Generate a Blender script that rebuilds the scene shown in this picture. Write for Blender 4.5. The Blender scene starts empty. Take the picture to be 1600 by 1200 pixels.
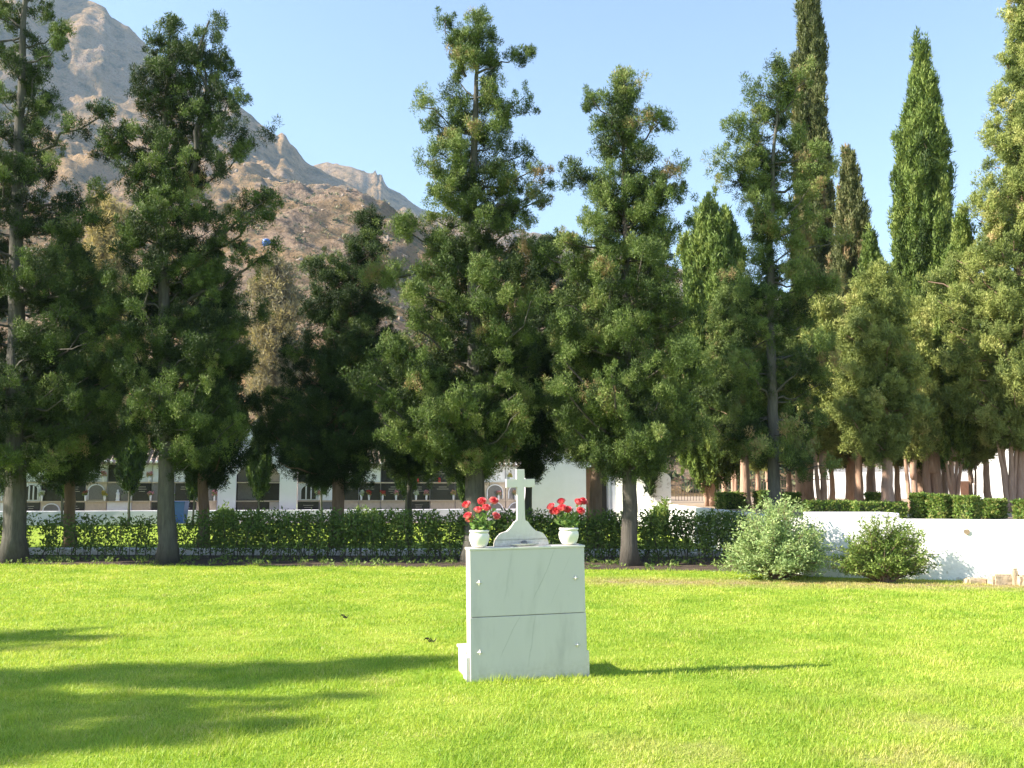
import bpy, bmesh, math, random
import numpy as np
from mathutils import Vector, Matrix, noise as mnoise

S = bpy.context.scene
COL = S.collection
R = math.radians

# ------------------------------------------------------------------ camera, sky, sun, exposure
F = 1537.0                       # focal length in pixels of a 1600 px wide picture
HOR = 762.0                      # picture row of the horizon
TH = math.atan((HOR - 600.0) / F)
EYE = 1.6
cam_d = bpy.data.cameras.new('camera')
cam_d.sensor_width = 36.0
cam_d.lens = 36.0 * F / 1600.0
cam_d.clip_start = 0.1
cam_d.clip_end = 9000.0
cam = bpy.data.objects.new('camera', cam_d)
cam.location = (0, 0, EYE)
cam.rotation_euler = (math.pi / 2 + TH, 0, 0)
COL.objects.link(cam)
S.camera = cam

SUN_EL = 33.0
SUN_DY = 0.21          # the light travels to the right and slightly away from the viewer
w = bpy.data.worlds.new('World')
S.world = w
w.use_nodes = True
wn = w.node_tree
bg = wn.nodes['Background']
sky = wn.nodes.new('ShaderNodeTexSky')
sky.sky_type = 'NISHITA'
sky.sun_disc = False
sky.sun_elevation = R(SUN_EL)
sky.sun_rotation = R(-90.0) - math.atan(SUN_DY)
sky.altitude = 50
sky.air_density = 1.0
sky.dust_density = 0.3
sky.ozone_density = 0.4
wn.links.new(sky.outputs[0], bg.inputs[0])
bg.inputs[1].default_value = 0.095

sl = bpy.data.lights.new('sun', 'SUN')
sl.energy = 5.0
sl.angle = R(0.5)
sl.color = (1.0, 0.90, 0.74)
sun = bpy.data.objects.new('sun', sl)
_a = math.atan(SUN_DY)
sd = Vector((math.cos(R(SUN_EL)) * math.cos(_a), math.cos(R(SUN_EL)) * math.sin(_a), -math.sin(R(SUN_EL))))
sun.rotation_euler = sd.to_track_quat('-Z', 'Y').to_euler()
sun.location = (-40, 10, 40)
COL.objects.link(sun)

S.view_settings.view_transform = 'Standard'
S.view_settings.look = 'None'
S.view_settings.exposure = 1.7
S.view_settings.gamma = 1.0
S.render.engine = 'CYCLES'
S.cycles.max_bounces = 6
S.cycles.diffuse_bounces = 3
S.cycles.transparent_max_bounces = 6
S.cycles.volume_bounces = 0

# ------------------------------------------------------------------ helpers
def P(px, py, D):
    """point seen at picture position (px, py) at distance D along +y"""
    u = (px - 800.0) / F; v = (600.0 - py) / F
    yy = math.cos(TH) - v * math.sin(TH)
    zz = math.sin(TH) + v * math.cos(TH)
    t = D / yy
    return Vector((u * t, D, EYE + zz * t))

def GD(py, z=0.0):
    v = (600.0 - py) / F
    s = math.tan(TH + math.atan(v))
    return (z - EYE) / s

def tag(o, label=None, cat=None, group=None, kind=None):
    if label: o['label'] = label
    if cat: o['category'] = cat
    if group: o['group'] = group
    if kind: o['kind'] = kind
    return o

def empty(name, loc, label, cat, group=None, rot=(0, 0, 0)):
    o = bpy.data.objects.new(name, None)
    o.empty_display_size = 0.2
    o.location = loc; o.rotation_euler = rot
    COL.objects.link(o)
    return tag(o, label, cat, group)

def link_mesh(name, me, mat, parent=None, smooth=False):
    if mat:
        me.materials.append(mat)
    if smooth:
        me.polygons.foreach_set('use_smooth', [True] * len(me.polygons))
    o = bpy.data.objects.new(name, me)
    COL.objects.link(o)
    if parent: o.parent = parent
    return o

class MB:
    """collects shapes into one mesh"""
    def __init__(s): s.v = []; s.f = []
    def add(s, vs, fs):
        b = len(s.v)
        s.v += [tuple(p) for p in vs]
        s.f += [tuple(i + b for i in f) for f in fs]
    def box(s, x0, x1, y0, y1, z0, z1, rz=0.0, bev=0.0):
        if bev > 0:
            bm = bmesh.new()
            bmesh.ops.create_cube(bm, size=1)
            for v in bm.verts:
                v.co.x = (x0 + x1) / 2 + v.co.x * (x1 - x0)
                v.co.y = (y0 + y1) / 2 + v.co.y * (y1 - y0)
                v.co.z = (z0 + z1) / 2 + v.co.z * (z1 - z0)
            bmesh.ops.bevel(bm, geom=bm.edges[:], offset=bev, segments=2, affect='EDGES', profile=0.5)
            bm.verts.index_update()
            s.add([v.co[:] for v in bm.verts], [[v.index for v in f.verts] for f in bm.faces])
            bm.free(); return
        vs = [(x0, y0, z0), (x1, y0, z0), (x1, y1, z0), (x0, y1, z0), (x0, y0, z1), (x1, y0, z1), (x1, y1, z1), (x0, y1, z1)]
        if rz:
            cx = (x0 + x1) / 2; cy = (y0 + y1) / 2; c = math.cos(rz); q = math.sin(rz)
            vs = [(cx + (a - cx) * c - (b - cy) * q, cy + (a - cx) * q + (b - cy) * c, z) for a, b, z in vs]
        s.add(vs, [(0, 3, 2, 1), (4, 5, 6, 7), (0, 1, 5, 4), (1, 2, 6, 5), (2, 3, 7, 6), (3, 0, 4, 7)])
    def tube(s, pts, rad, n=8, jit=0.0, cap=True, rng=None):
        pts = [Vector(p) for p in pts]
        m = len(pts); ring = []
        for i, p in enumerate(pts):
            d = (pts[min(i + 1, m - 1)] - pts[max(i - 1, 0)])
            if d.length < 1e-9: d = Vector((0, 0, 1))
            d.normalize()
            a = Vector((1, 0, 0)) if abs(d.x) < 0.8 else Vector((0, 1, 0))
            a = (a - d * a.dot(d)).normalized(); b = d.cross(a)
            for k in range(n):
                t = 2 * math.pi * k / n
                r = rad[i] * (1 + (jit * (rng.random() - 0.5) if rng else 0))
                ring.append(p + (a * math.cos(t) + b * math.sin(t)) * r)
        fs = []
        for i in range(m - 1):
            for k in range(n):
                k2 = (k + 1) % n
                fs.append((i * n + k, i * n + k2, (i + 1) * n + k2, (i + 1) * n + k))
        if cap:
            fs.append(tuple(range(n - 1, -1, -1))); fs.append(tuple((m - 1) * n + k for k in range(n)))
        s.add(ring, fs)
    def lathe(s, prof, c=(0, 0, 0), n=24):
        vs = []; fs = []
        for r, z in prof:
            for k in range(n):
                t = 2 * math.pi * k / n
                vs.append((c[0] + r * math.cos(t), c[1] + r * math.sin(t), c[2] + z))
        for i in range(len(prof) - 1):
            for k in range(n):
                k2 = (k + 1) % n
                fs.append((i * n + k, i * n + k2, (i + 1) * n + k2, (i + 1) * n + k))
        fs.append(tuple(range(n - 1, -1, -1)))
        s.add(vs, fs)
    def prism(s, poly, y0, y1):
        """poly of (x, z), counter-clockwise seen from -y, extruded from y0 to y1"""
        n = len(poly)
        vs = [(x, y0, z) for x, z in poly] + [(x, y1, z) for x, z in poly]
        fs = [tuple(range(n)), tuple(range(2 * n - 1, n - 1, -1))]
        for i in range(n):
            j = (i + 1) % n
            fs.append((j, i, n + i, n + j))
        s.add(vs, fs)
    def mesh(s, name):
        me = bpy.data.meshes.new(name)
        me.from_pydata(s.v, [], s.f); me.update()
        return me
    def build(s, name, mat, parent=None, smooth=False):
        return link_mesh(name, s.mesh(name), mat, parent, smooth)

def tri_mesh(name, V, tint=None):
    """V: (n,3,3) triangles"""
    n = V.shape[0]
    me = bpy.data.meshes.new(name)
    me.vertices.add(n * 3); me.loops.add(n * 3); me.polygons.add(n)
    me.vertices.foreach_set('co', V.reshape(-1).astype(np.float32))
    me.loops.foreach_set('vertex_index', np.arange(n * 3, dtype=np.int32))
    me.polygons.foreach_set('loop_start', np.arange(0, n * 3, 3, dtype=np.int32))
    me.polygons.foreach_set('loop_total', np.full(n, 3, dtype=np.int32))
    if tint is not None:
        a = me.attributes.new('tint', 'FLOAT', 'FACE')
        a.data.foreach_set('value', tint.astype(np.float32))
    me.update(calc_edges=True)
    return me

# ------------------------------------------------------------------ materials
def nt(name):
    m = bpy.data.materials.new(name); m.use_nodes = True
    t = m.node_tree
    return m, t, t.nodes['Principled BSDF']

def ramp(t, stops, fac):
    r = t.nodes.new('ShaderNodeValToRGB')
    e = r.color_ramp.elements
    while len(e) > 1: e.remove(e[0])
    e[0].position = stops[0][0]; e[0].color = (*stops[0][1], 1)
    for p, c in stops[1:]:
        q = e.new(p); q.color = (*c, 1)
    t.links.new(fac, r.inputs[0])
    return r.outputs[0]

def noise(t, scale, detail=4, rough=0.55, vec=None, dist=0.0, stretch=None):
    n = t.nodes.new('ShaderNodeTexNoise')
    n.inputs['Scale'].default_value = scale; n.inputs['Detail'].default_value = detail
    n.inputs['Roughness'].default_value = rough; n.inputs['Distortion'].default_value = dist
    if vec is None:
        vec = t.nodes.new('ShaderNodeTexCoord').outputs['Object']
    if stretch:
        mp = t.nodes.new('ShaderNodeMapping'); mp.inputs['Scale'].default_value = stretch
        t.links.new(vec, mp.inputs[0]); vec = mp.outputs[0]
    t.links.new(vec, n.inputs['Vector'])
    return n.outputs['Fac']

def bump(t, b, h, strength=0.4, dist=0.02):
    n = t.nodes.new('ShaderNodeBump')
    n.inputs['Strength'].default_value = strength; n.inputs['Distance'].default_value = dist
    t.links.new(h, n.inputs['Height']); t.links.new(n.outputs[0], b.inputs['Normal'])

def mixc(t, fac, a, b, mode='MIX'):
    m = t.nodes.new('ShaderNodeMix'); m.data_type = 'RGBA'; m.blend_type = mode
    for i, v in ((6, a), (7, b)):
        if isinstance(v, tuple): m.inputs[i].default_value = (*v, 1)
        else: t.links.new(v, m.inputs[i])
    if isinstance(fac, (int, float)): m.inputs[0].default_value = fac
    else: t.links.new(fac, m.inputs[0])
    return m.outputs[2]

def math_n(t, op, a, b=None, c=None, clamp=False):
    m = t.nodes.new('ShaderNodeMath'); m.operation = op; m.use_clamp = clamp
    for i, v in enumerate((a, b, c)):
        if v is None: continue
        if isinstance(v, (int, float)): m.inputs[i].default_value = v
        else: t.links.new(v, m.inputs[i])
    return m.outputs[0]

def simple(name, col, rough=0.7, var=0.15, scale=6.0, bmp=0.2, bdist=0.01, bscale=None, spec=0.3, stretch=None):
    m, t, b = nt(name)
    f = noise(t, scale, 5, 0.6, stretch=stretch)
    lo = tuple(max(0, c * (1 - var)) for c in col); hi = tuple(min(1, c * (1 + var)) for c in col)
    t.links.new(ramp(t, [(0.3, lo), (0.7, hi)], f), b.inputs['Base Color'])
    b.inputs['Roughness'].default_value = rough
    b.inputs['Specular IOR Level'].default_value = spec
    if bmp: bump(t, b, noise(t, bscale or scale * 4, 4, 0.6), bmp, bdist)
    return m

def leaf_mat(name, stops, trans=0.12, tcol=1.35, rough=0.6):
    m, t, b = nt(name)
    a = t.nodes.new('ShaderNodeAttribute'); a.attribute_name = 'tint'
    c = ramp(t, stops, a.outputs['Fac'])
    t.links.new(c, b.inputs['Base Color'])
    b.inputs['Roughness'].default_value = rough
    b.inputs['Specular IOR Level'].default_value = 0.25
    tr = t.nodes.new('ShaderNodeBsdfTranslucent')
    t.links.new(mixc(t, 1.0, c, (tcol, tcol, tcol * 0.7), 'MULTIPLY'), tr.inputs[0])
    mx = t.nodes.new('ShaderNodeMixShader'); mx.inputs[0].default_value = trans
    t.links.new(b.outputs[0], mx.inputs[1]); t.links.new(tr.outputs[0], mx.inputs[2])
    t.links.new(mx.outputs[0], t.nodes['Material Output'].inputs[0])
    return m

M = {}
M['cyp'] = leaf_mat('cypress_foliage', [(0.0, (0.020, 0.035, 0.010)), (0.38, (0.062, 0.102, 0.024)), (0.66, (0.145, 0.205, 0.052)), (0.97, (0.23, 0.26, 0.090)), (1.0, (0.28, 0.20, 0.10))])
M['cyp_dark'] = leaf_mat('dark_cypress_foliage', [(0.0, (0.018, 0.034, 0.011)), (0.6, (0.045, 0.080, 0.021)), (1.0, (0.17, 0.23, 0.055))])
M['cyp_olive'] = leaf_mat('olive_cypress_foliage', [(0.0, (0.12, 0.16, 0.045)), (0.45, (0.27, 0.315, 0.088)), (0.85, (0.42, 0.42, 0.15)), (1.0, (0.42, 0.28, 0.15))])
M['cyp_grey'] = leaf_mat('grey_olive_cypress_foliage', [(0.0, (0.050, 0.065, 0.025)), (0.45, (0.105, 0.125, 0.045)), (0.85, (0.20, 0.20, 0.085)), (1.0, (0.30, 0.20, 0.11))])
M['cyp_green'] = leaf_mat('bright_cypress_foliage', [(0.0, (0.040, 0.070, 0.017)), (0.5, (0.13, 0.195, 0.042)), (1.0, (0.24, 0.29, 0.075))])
M['hedge'] = leaf_mat('hedge_leaf', [(0.0, (0.07, 0.125, 0.035)), (0.6, (0.16, 0.24, 0.06)), (1.0, (0.28, 0.34, 0.10))], trans=0.3)
M['clip'] = leaf_mat('clipped_hedge_leaf', [(0.0, (0.07, 0.14, 0.03)), (0.6, (0.17, 0.26, 0.05)), (1.0, (0.30, 0.30, 0.10))], trans=0.3)
M['grey_shrub'] = leaf_mat('grey_green_leaf', [(0.0, (0.16, 0.25, 0.09)), (0.6, (0.31, 0.41, 0.17)), (1.0, (0.48, 0.54, 0.27))], trans=0.3)
M['rosemary'] = leaf_mat('rosemary_leaf', [(0.0, (0.07, 0.13, 0.03)), (0.6, (0.20, 0.28, 0.06)), (1.0, (0.34, 0.36, 0.13))], trans=0.25)
M['dryleaf'] = leaf_mat('dry_pale_leaf', [(0.0, (0.17, 0.155, 0.11)), (0.6, (0.30, 0.25, 0.12)), (1.0, (0.42, 0.34, 0.17))], trans=0.3)
M['scrub'] = leaf_mat('scrub_leaf', [(0.0, (0.06, 0.075, 0.03)), (0.6, (0.11, 0.12, 0.05)), (1.0, (0.2, 0.17, 0.08))], trans=0.1)
M['petal'] = leaf_mat('rose_petal', [(0.0, (0.50, 0.02, 0.05)), (0.4, (0.70, 0.06, 0.10)), (0.7, (0.80, 0.20, 0.25)), (1.0, (0.85, 0.45, 0.48))], trans=0.3, tcol=1.1, rough=0.5)
M['rose_leaf'] = leaf_mat('rose_leaf', [(0.0, (0.10, 0.20, 0.05)), (0.6, (0.20, 0.32, 0.09)), (1.0, (0.42, 0.50, 0.20))], trans=0.3)

def bark(name, c1, c2):
    m, t, b = nt(name)
    f = noise(t, 16, 8, 0.7, stretch=(1, 1, 0.16))
    g = noise(t, 1.6, 3, 0.5)
    c = mixc(t, g, ramp(t, [(0.3, c1), (0.7, c2)], f), tuple((x + y) / 2 * 0.8 for x, y in zip(c1, c2)))
    t.links.new(c, b.inputs['Base Color'])
    b.inputs['Roughness'].default_value = 0.9; b.inputs['Specular IOR Level'].default_value = 0.15
    bump(t, b, f, 0.9, 0.04)
    return m
M['bark_grey'] = bark('grey_bark', (0.045, 0.043, 0.038), (0.17, 0.163, 0.145))
M['bark_dark'] = bark('dark_bark', (0.05, 0.045, 0.04), (0.15, 0.135, 0.12))
M['bark_brown'] = bark('brown_bark', (0.13, 0.085, 0.06), (0.32, 0.23, 0.17))
M['bark_red'] = bark('reddish_bark', (0.28, 0.165, 0.12), (0.62, 0.43, 0.33))

def white_wall(name, col=(0.78, 0.78, 0.77), rs=0.5):
    m, t, b = nt(name)
    g = noise(t, 0.9, 6, 0.6); h = noise(t, 7, 6, 0.65)
    f = math_n(t, 'MULTIPLY', g, h)
    c = ramp(t, [(0.12, tuple(x * 0.55 for x in (col[0] * 0.96, col[1] * 0.90, col[2] * 0.80))), (0.20, col), (0.5, tuple(min(0.85, x * 1.05) for x in col))], f)
    t.links.new(c, b.inputs['Base Color'])
    b.inputs['Roughness'].default_value = 0.9; b.inputs['Specular IOR Level'].default_value = 0.15
    bump(t, b, noise(t, 5, 8, 0.65), rs, 0.05)
    return m
M['white'] = white_wall('whitewash')
M['white_rough'] = white_wall('rough_whitewash', (0.76, 0.75, 0.74), 1.0)
M['white_smooth'] = simple('smooth_white_render', (0.70, 0.68, 0.77), 0.9, 0.05, 1.2, 0.15, 0.01, 8)
M['soil'] = simple('dark_soil', (0.075, 0.055, 0.040), 0.95, 0.45, 3.0, 0.8, 0.04, 30)
M['dirt'] = simple('pale_dirt', (0.34, 0.26, 0.19), 0.95, 0.25, 1.5, 0.6, 0.03, 20)
M['iron'] = simple('rusty_iron', (0.10, 0.07, 0.055), 0.7, 0.3, 8, 0)
M['black'] = simple('black_granite', (0.018, 0.018, 0.022), 0.25, 0.3, 20, 0, spec=0.5)
M['lightm'] = simple('white_marble', (0.70, 0.72, 0.78), 0.35, 0.10, 4, 0, spec=0.5)
M['beige'] = simple('beige_marble', (0.50, 0.42, 0.34), 0.45, 0.12, 8, 0, spec=0.4)
M['greym'] = simple('grey_granite', (0.16, 0.155, 0.16), 0.4, 0.2, 25, 0, spec=0.5)
M['blue_plastic'] = simple('blue_plastic', (0.03, 0.10, 0.36), 0.45, 0.1, 5, 0, spec=0.5)
M['gold'] = simple('light_lettering', (0.45, 0.42, 0.36), 0.5, 0.1, 5, 0)
M['pot'] = simple('white_glazed_pot', (0.78, 0.755, 0.70), 0.45, 0.05, 12, 0.1, 0.002, 60, spec=0.4)
M['stem'] = simple('green_stem', (0.12, 0.22, 0.06), 0.6, 0.2, 20, 0)
M['stone'] = simple('sandstone', (0.48, 0.38, 0.27), 0.9, 0.2, 8, 0.6, 0.02, 25)
M['metal'] = simple('stainless_stud', (0.62, 0.60, 0.55), 0.35, 0.08, 30, 0, spec=0.6)
M['deadleaf'] = simple('dead_leaf', (0.035, 0.028, 0.022), 0.8, 0.4, 30, 0)
M['candle'] = simple('red_candle_glass', (0.5, 0.02, 0.02), 0.3, 0.1, 5, 0, spec=0.5)
M['brown_panel'] = simple('brown_shutter', (0.16, 0.085, 0.055), 0.6, 0.15, 8, 0.1)
M['door_dark'] = simple('dark_doorway', (0.03, 0.026, 0.024), 0.7, 0.2, 8, 0)
M['mortar'] = simple('pale_grout', (0.34, 0.32, 0.27), 0.9, 0.2, 20, 0)
for nm, c in (('fl_red', (0.55, 0.04, 0.05)), ('fl_pink', (0.68, 0.28, 0.33)), ('fl_white', (0.72, 0.72, 0.66)), ('fl_yellow', (0.62, 0.46, 0.10)), ('fl_peach', (0.70, 0.42, 0.26)), ('fl_brown', (0.32, 0.11, 0.08))):
    M[nm] = simple(nm, c, 0.7, 0.25, 40, 0)

# roof tiles
m, t, b = nt('roof_tiles')
f = noise(t, 3, 5, 0.6)
t.links.new(ramp(t, [(0.3, (0.12, 0.09, 0.07)), (0.55, (0.24, 0.19, 0.15)), (0.75, (0.38, 0.35, 0.31))], f), b.inputs['Base Color'])
b.inputs['Roughness'].default_value = 0.85
M['tiles'] = m

VEINS = [(598, 470, 455, 770, .006, .55), (400, 815, 285, 1035, .006, .45), (478, 800, 428, 1100, .008, .4), (610, 660, 548, 790, .004, .3), (368, 460, 312, 770, .012, .22), (662, 530, 612, 640, .004, .25), (520, 480, 420, 1000, .05, .14), (640, 800, 600, 1120, .03, .12)]
# monument marble, seen in shade: pale with faint diagonal veins
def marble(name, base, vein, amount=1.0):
    m, t, b = nt(name)
    tc = t.nodes.new('ShaderNodeTexCoord').outputs['Object']
    sx = t.nodes.new('ShaderNodeSeparateXYZ'); t.links.new(tc, sx.inputs[0])
    wob = math_n(t, 'MULTIPLY', math_n(t, 'SUBTRACT', noise(t, 5, 6, 0.6, vec=tc), 0.5), 0.05)
    X = math_n(t, 'ADD', sx.outputs[0], wob); Z = sx.outputs[2]
    n3 = noise(t, 9, 4, 0.6, vec=tc)
    n2 = noise(t, 2.0, 6, 0.6, vec=tc, dist=0.6, stretch=(1, 1, 0.5))
    c = mixc(t, n2, tuple(x * 0.86 for x in base), tuple(min(0.85, x * 1.06) for x in base))
    st_ = noise(t, 6, 6, 0.65, vec=tc, stretch=(1, 1, 0.25))
    c = mixc(t, math_n(t, 'MULTIPLY', math_n(t, 'SUBTRACT', st_, 0.52), 2.8, clamp=True), c, tuple(x * 0.72 for x in base))
    for (x0, z0, x1, z1, wd, st) in VEINS:
        x0 = (x0 - 440) * .00168; x1 = (x1 - 440) * .00168; z0 = (1140 - z0) * .00168; z1 = (1140 - z1) * .00168
        L = math.hypot(x1 - x0, z1 - z0); ux, uz = (x1 - x0) / L, (z1 - z0) / L
        px_ = math_n(t, 'SUBTRACT', X, x0); pz_ = math_n(t, 'SUBTRACT', Z, z0)
        al = math_n(t, 'ADD', math_n(t, 'MULTIPLY', px_, ux / L), math_n(t, 'MULTIPLY', pz_, uz / L))
        ac = math_n(t, 'ABSOLUTE', math_n(t, 'SUBTRACT', math_n(t, 'MULTIPLY', px_, uz), math_n(t, 'MULTIPLY', pz_, ux)))
        core = math_n(t, 'SUBTRACT', 1.0, math_n(t, 'DIVIDE', ac, wd), clamp=True)
        endf = math_n(t, 'MULTIPLY', math_n(t, 'MULTIPLY', al, 5.0, clamp=True), math_n(t, 'MULTIPLY', math_n(t, 'SUBTRACT', 1.0, al), 5.0, clamp=True))
        fac = math_n(t, 'MULTIPLY', math_n(t, 'MULTIPLY', core, endf), math_n(t, 'MULTIPLY', n3, st * amount * 1.6), clamp=True)
        c = mixc(t, fac, c, vein)
    spl = math_n(t, 'MULTIPLY', math_n(t, 'MULTIPLY', math_n(t, 'SUBTRACT', 0.16, Z), 7.0, clamp=True), math_n(t, 'MULTIPLY', math_n(t, 'SUBTRACT', noise(t, 30, 6, 0.7, vec=tc), 0.38), 2.2, clamp=True))
    c = mixc(t, math_n(t, 'MULTIPLY', spl, 0.65), c, (0.24, 0.22, 0.13))
    t.links.new(c, b.inputs['Base Color'])
    b.inputs['Roughness'].default_value = 0.42; b.inputs['Specular IOR Level'].default_value = 0.35
    bump(t, b, noise(t, 80, 3, 0.6, vec=tc), 0.08, 0.002)
    return m
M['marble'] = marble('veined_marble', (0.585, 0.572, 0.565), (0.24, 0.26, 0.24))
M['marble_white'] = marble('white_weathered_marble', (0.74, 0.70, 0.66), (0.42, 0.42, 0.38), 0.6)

# lawn: one colour field shared by soil sheet and blades
def lawn_field(t):
    g = t.nodes.new('ShaderNodeNewGeometry').outputs['Position']
    n1 = noise(t, 0.9, 5, 0.6, vec=g)
    n2 = noise(t, 3.5, 4, 0.6, vec=g)
    n3 = noise(t, 0.35, 3, 0.5, vec=g)
    sx = t.nodes.new('ShaderNodeSeparateXYZ'); t.links.new(g, sx.inputs[0])
    x, y = sx.outputs[0], sx.outputs[1]
    # a worn dry strip that crosses the back of the lawn on the right
    line = math_n(t, 'ADD', math_n(t, 'MULTIPLY', x, 0.13), y)
    d = math_n(t, 'ABSOLUTE', math_n(t, 'SUBTRACT', line, 17.35))
    band = math_n(t, 'SUBTRACT', 1.0, math_n(t, 'DIVIDE', d, 1.1), clamp=True)
    right = math_n(t, 'MULTIPLY', math_n(t, 'SUBTRACT', x, 0.6), 0.9, clamp=True)
    band = math_n(t, 'MULTIPLY', band, right)
    band = math_n(t, 'MULTIPLY', band, math_n(t, 'MULTIPLY', math_n(t, 'SUBTRACT', n2, 0.30), 5.0, clamp=True), clamp=True)
    # scattered bare patches near the front right
    front = math_n(t, 'MULTIPLY', math_n(t, 'SUBTRACT', 8.6, y), 0.5, clamp=True)
    fr = math_n(t, 'MULTIPLY', math_n(t, 'SUBTRACT', x, -0.5), 0.4, clamp=True)
    pt = math_n(t, 'MULTIPLY', math_n(t, 'SUBTRACT', n1, 0.50), 9.0, clamp=True)
    pt = math_n(t, 'MULTIPLY', math_n(t, 'MULTIPLY', pt, math_n(t, 'MULTIPLY', front, fr)), math_n(t, 'MULTIPLY', n2, 0.9))
    dry = math_n(t, 'ADD', band, pt, clamp=True)
    base = ramp(t, [(0.34, (0.27, 0.40, 0.040)), (0.50, (0.36, 0.475, 0.055)), (0.68, (0.46, 0.54, 0.085))], math_n(t, 'ADD', math_n(t, 'MULTIPLY', n1, 0.5), math_n(t, 'MULTIPLY', n3, 0.5)))
    return base, dry

m, t, b = nt('lawn_soil')
base, dry = lawn_field(t)
fine = noise(t, 45, 4, 0.7)
c = mixc(t, fine, mixc(t, 1.0, base, (0.45, 0.5, 0.5), 'MULTIPLY'), base)
c = mixc(t, dry, c, (0.34, 0.26, 0.15))
t.links.new(c, b.inputs['Base Color'])
b.inputs['Roughness'].default_value = 0.95; b.inputs['Specular IOR Level'].default_value = 0.1
bump(t, b, fine, 0.8, 0.03)
M['lawn'] = m

m, t, b = nt('grass_blade')
base, dry = lawn_field(t)
a = t.nodes.new('ShaderNodeAttribute'); a.attribute_name = 'tint'
c = mixc(t, a.outputs['Fac'], mixc(t, 1.0, base, (0.62, 0.78, 0.7), 'MULTIPLY'), mixc(t, 1.0, base, (1.30, 1.14, 1.4), 'MULTIPLY'))
straw = math_n(t, 'MULTIPLY', math_n(t, 'SUBTRACT', a.outputs['Fac'], 0.88), 8.0, clamp=True)
c = mixc(t, math_n(t, 'MULTIPLY', straw, 0.6), c, (0.60, 0.52, 0.26))
c = mixc(t, math_n(t, 'MULTIPLY', dry, 0.8), c, (0.46, 0.35, 0.19))
t.links.new(c, b.inputs['Base Color'])
b.inputs['Roughness'].default_value = 0.5; b.inputs['Specular IOR Level'].default_value = 0.3
tr = t.nodes.new('ShaderNodeBsdfTranslucent')
t.links.new(mixc(t, 1.0, c, (1.25, 1.25, 0.8), 'MULTIPLY'), tr.inputs[0])
mx = t.nodes.new('ShaderNodeMixShader'); mx.inputs[0].default_value = 0.4
t.links.new(b.outputs[0], mx.inputs[1]); t.links.new(tr.outputs[0], mx.inputs[2])
t.links.new(mx.outputs[0], t.nodes['Material Output'].inputs[0])
M['blade'] = m

# mountain rock and dry slope
m, t, b = nt('dry_mountain')
g = t.nodes.new('ShaderNodeNewGeometry')
pos = g.outputs['Position']
big = noise(t, 0.006, 7, 0.6, vec=pos)
mid = noise(t, 0.045, 8, 0.65, vec=pos)
fin = noise(t, 0.28, 7, 0.7, vec=pos)
vor = t.nodes.new('ShaderNodeTexVoronoi'); vor.inputs['Scale'].default_value = 0.16; t.links.new(pos, vor.inputs['Vector'])
col = ramp(t, [(0.36, (0.085, 0.065, 0.03)), (0.46, (0.26, 0.170, 0.078)), (0.56, (0.40, 0.255, 0.125)), (0.68, (0.47, 0.315, 0.18))], mid)
rock = ramp(t, [(0.38, (0.12, 0.085, 0.06)), (0.50, (0.33, 0.235, 0.17)), (0.62, (0.46, 0.345, 0.255))], fin)
rf = math_n(t, 'MULTIPLY', math_n(t, 'SUBTRACT', math_n(t, 'ADD', big, math_n(t, 'MULTIPLY', mid, 0.6)), 0.76), 7.0, clamp=True)
col = mixc(t, rf, col, rock)
bush = math_n(t, 'MULTIPLY', math_n(t, 'SUBTRACT', fin, 0.53), 9.0, clamp=True)
col = mixc(t, math_n(t, 'MULTIPLY', bush, 0.8), col, (0.10, 0.11, 0.05))
t.links.new(col, b.inputs['Base Color'])
b.inputs['Roughness'].default_value = 0.95; b.inputs['Specular IOR Level'].default_value = 0.1
hh = math_n(t, 'ADD', math_n(t, 'MULTIPLY', mid, 5.0), math_n(t, 'MULTIPLY', fin, 2.0))
bump(t, b, hh, 1.0, 3.0)
M['mountain'] = m

# ------------------------------------------------------------------ ground
def sheet(name, poly, z, mat):
    me = bpy.data.meshes.new(name)
    me.from_pydata([(x, y, z) for x, y in poly], [], [tuple(range(len(poly)))]); me.update()
    o = link_mesh(name, me, mat)
    return tag(o, kind='structure')

sheet('ground', [(-2600, -150), (3100, -150), (3100, 2250), (-2600, 2250)], 0.0, M['lawn'])
def gx(px, D): return P(px, HOR, D).x
def edge(x):      # back edge of the near lawn as a depth for a world x
    xs = [-60, gx(0, 20.9), gx(700, 20.0), gx(1150, 19.0), gx(1290, 17.7), gx(1600, 16.9), 40]
    ys = [21.4, 20.9, 20.1, 19.1, 17.75, 16.85, 12.5]
    return float(np.interp(x, xs, ys))
XS = list(np.arange(-34, 5.6, 0.35))
rs = random.Random(3)
bedpts = [(x, edge(x) + rs.uniform(-0.10, 0.10)) for x in XS]
sheet('soil_bed', bedpts + [(5.5, 23.7), (-34, 25.2)], 0.004, M['soil'])
sheet('path', [(-60, 38.0), (5.3, 46.5), (5.3, 70), (-60, 70)], 0.008, M['dirt'])

# terrace behind the white wall
TZ = 0.98
me = bpy.data.meshes.new('terrace_ground')
a0 = P(1262, 900, 18.05); a1 = P(1620, 900, 16.95)
wdir = Vector((a1.x - a0.x, a1.y - a0.y, 0)).normalized()
a2 = Vector((a0.x, a0.y, 0)) + wdir * 26
tp = [(a0.x + 0.2, a0.y + 0.28), (a2.x, a2.y + 0.2), (45, 70), (5.2, 70)]
me.from_pydata([(x, y, TZ) for x, y in tp] + [(x, y, -0.5) for x, y in tp], [], [(0, 1, 2, 3), (1, 0, 4, 5), (2, 1, 5, 6), (3, 2, 6, 7), (0, 3, 7, 4)])
me.update()
tg = link_mesh('terrace_ground', me, M['dirt']); tag(tg, kind='structure')

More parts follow.
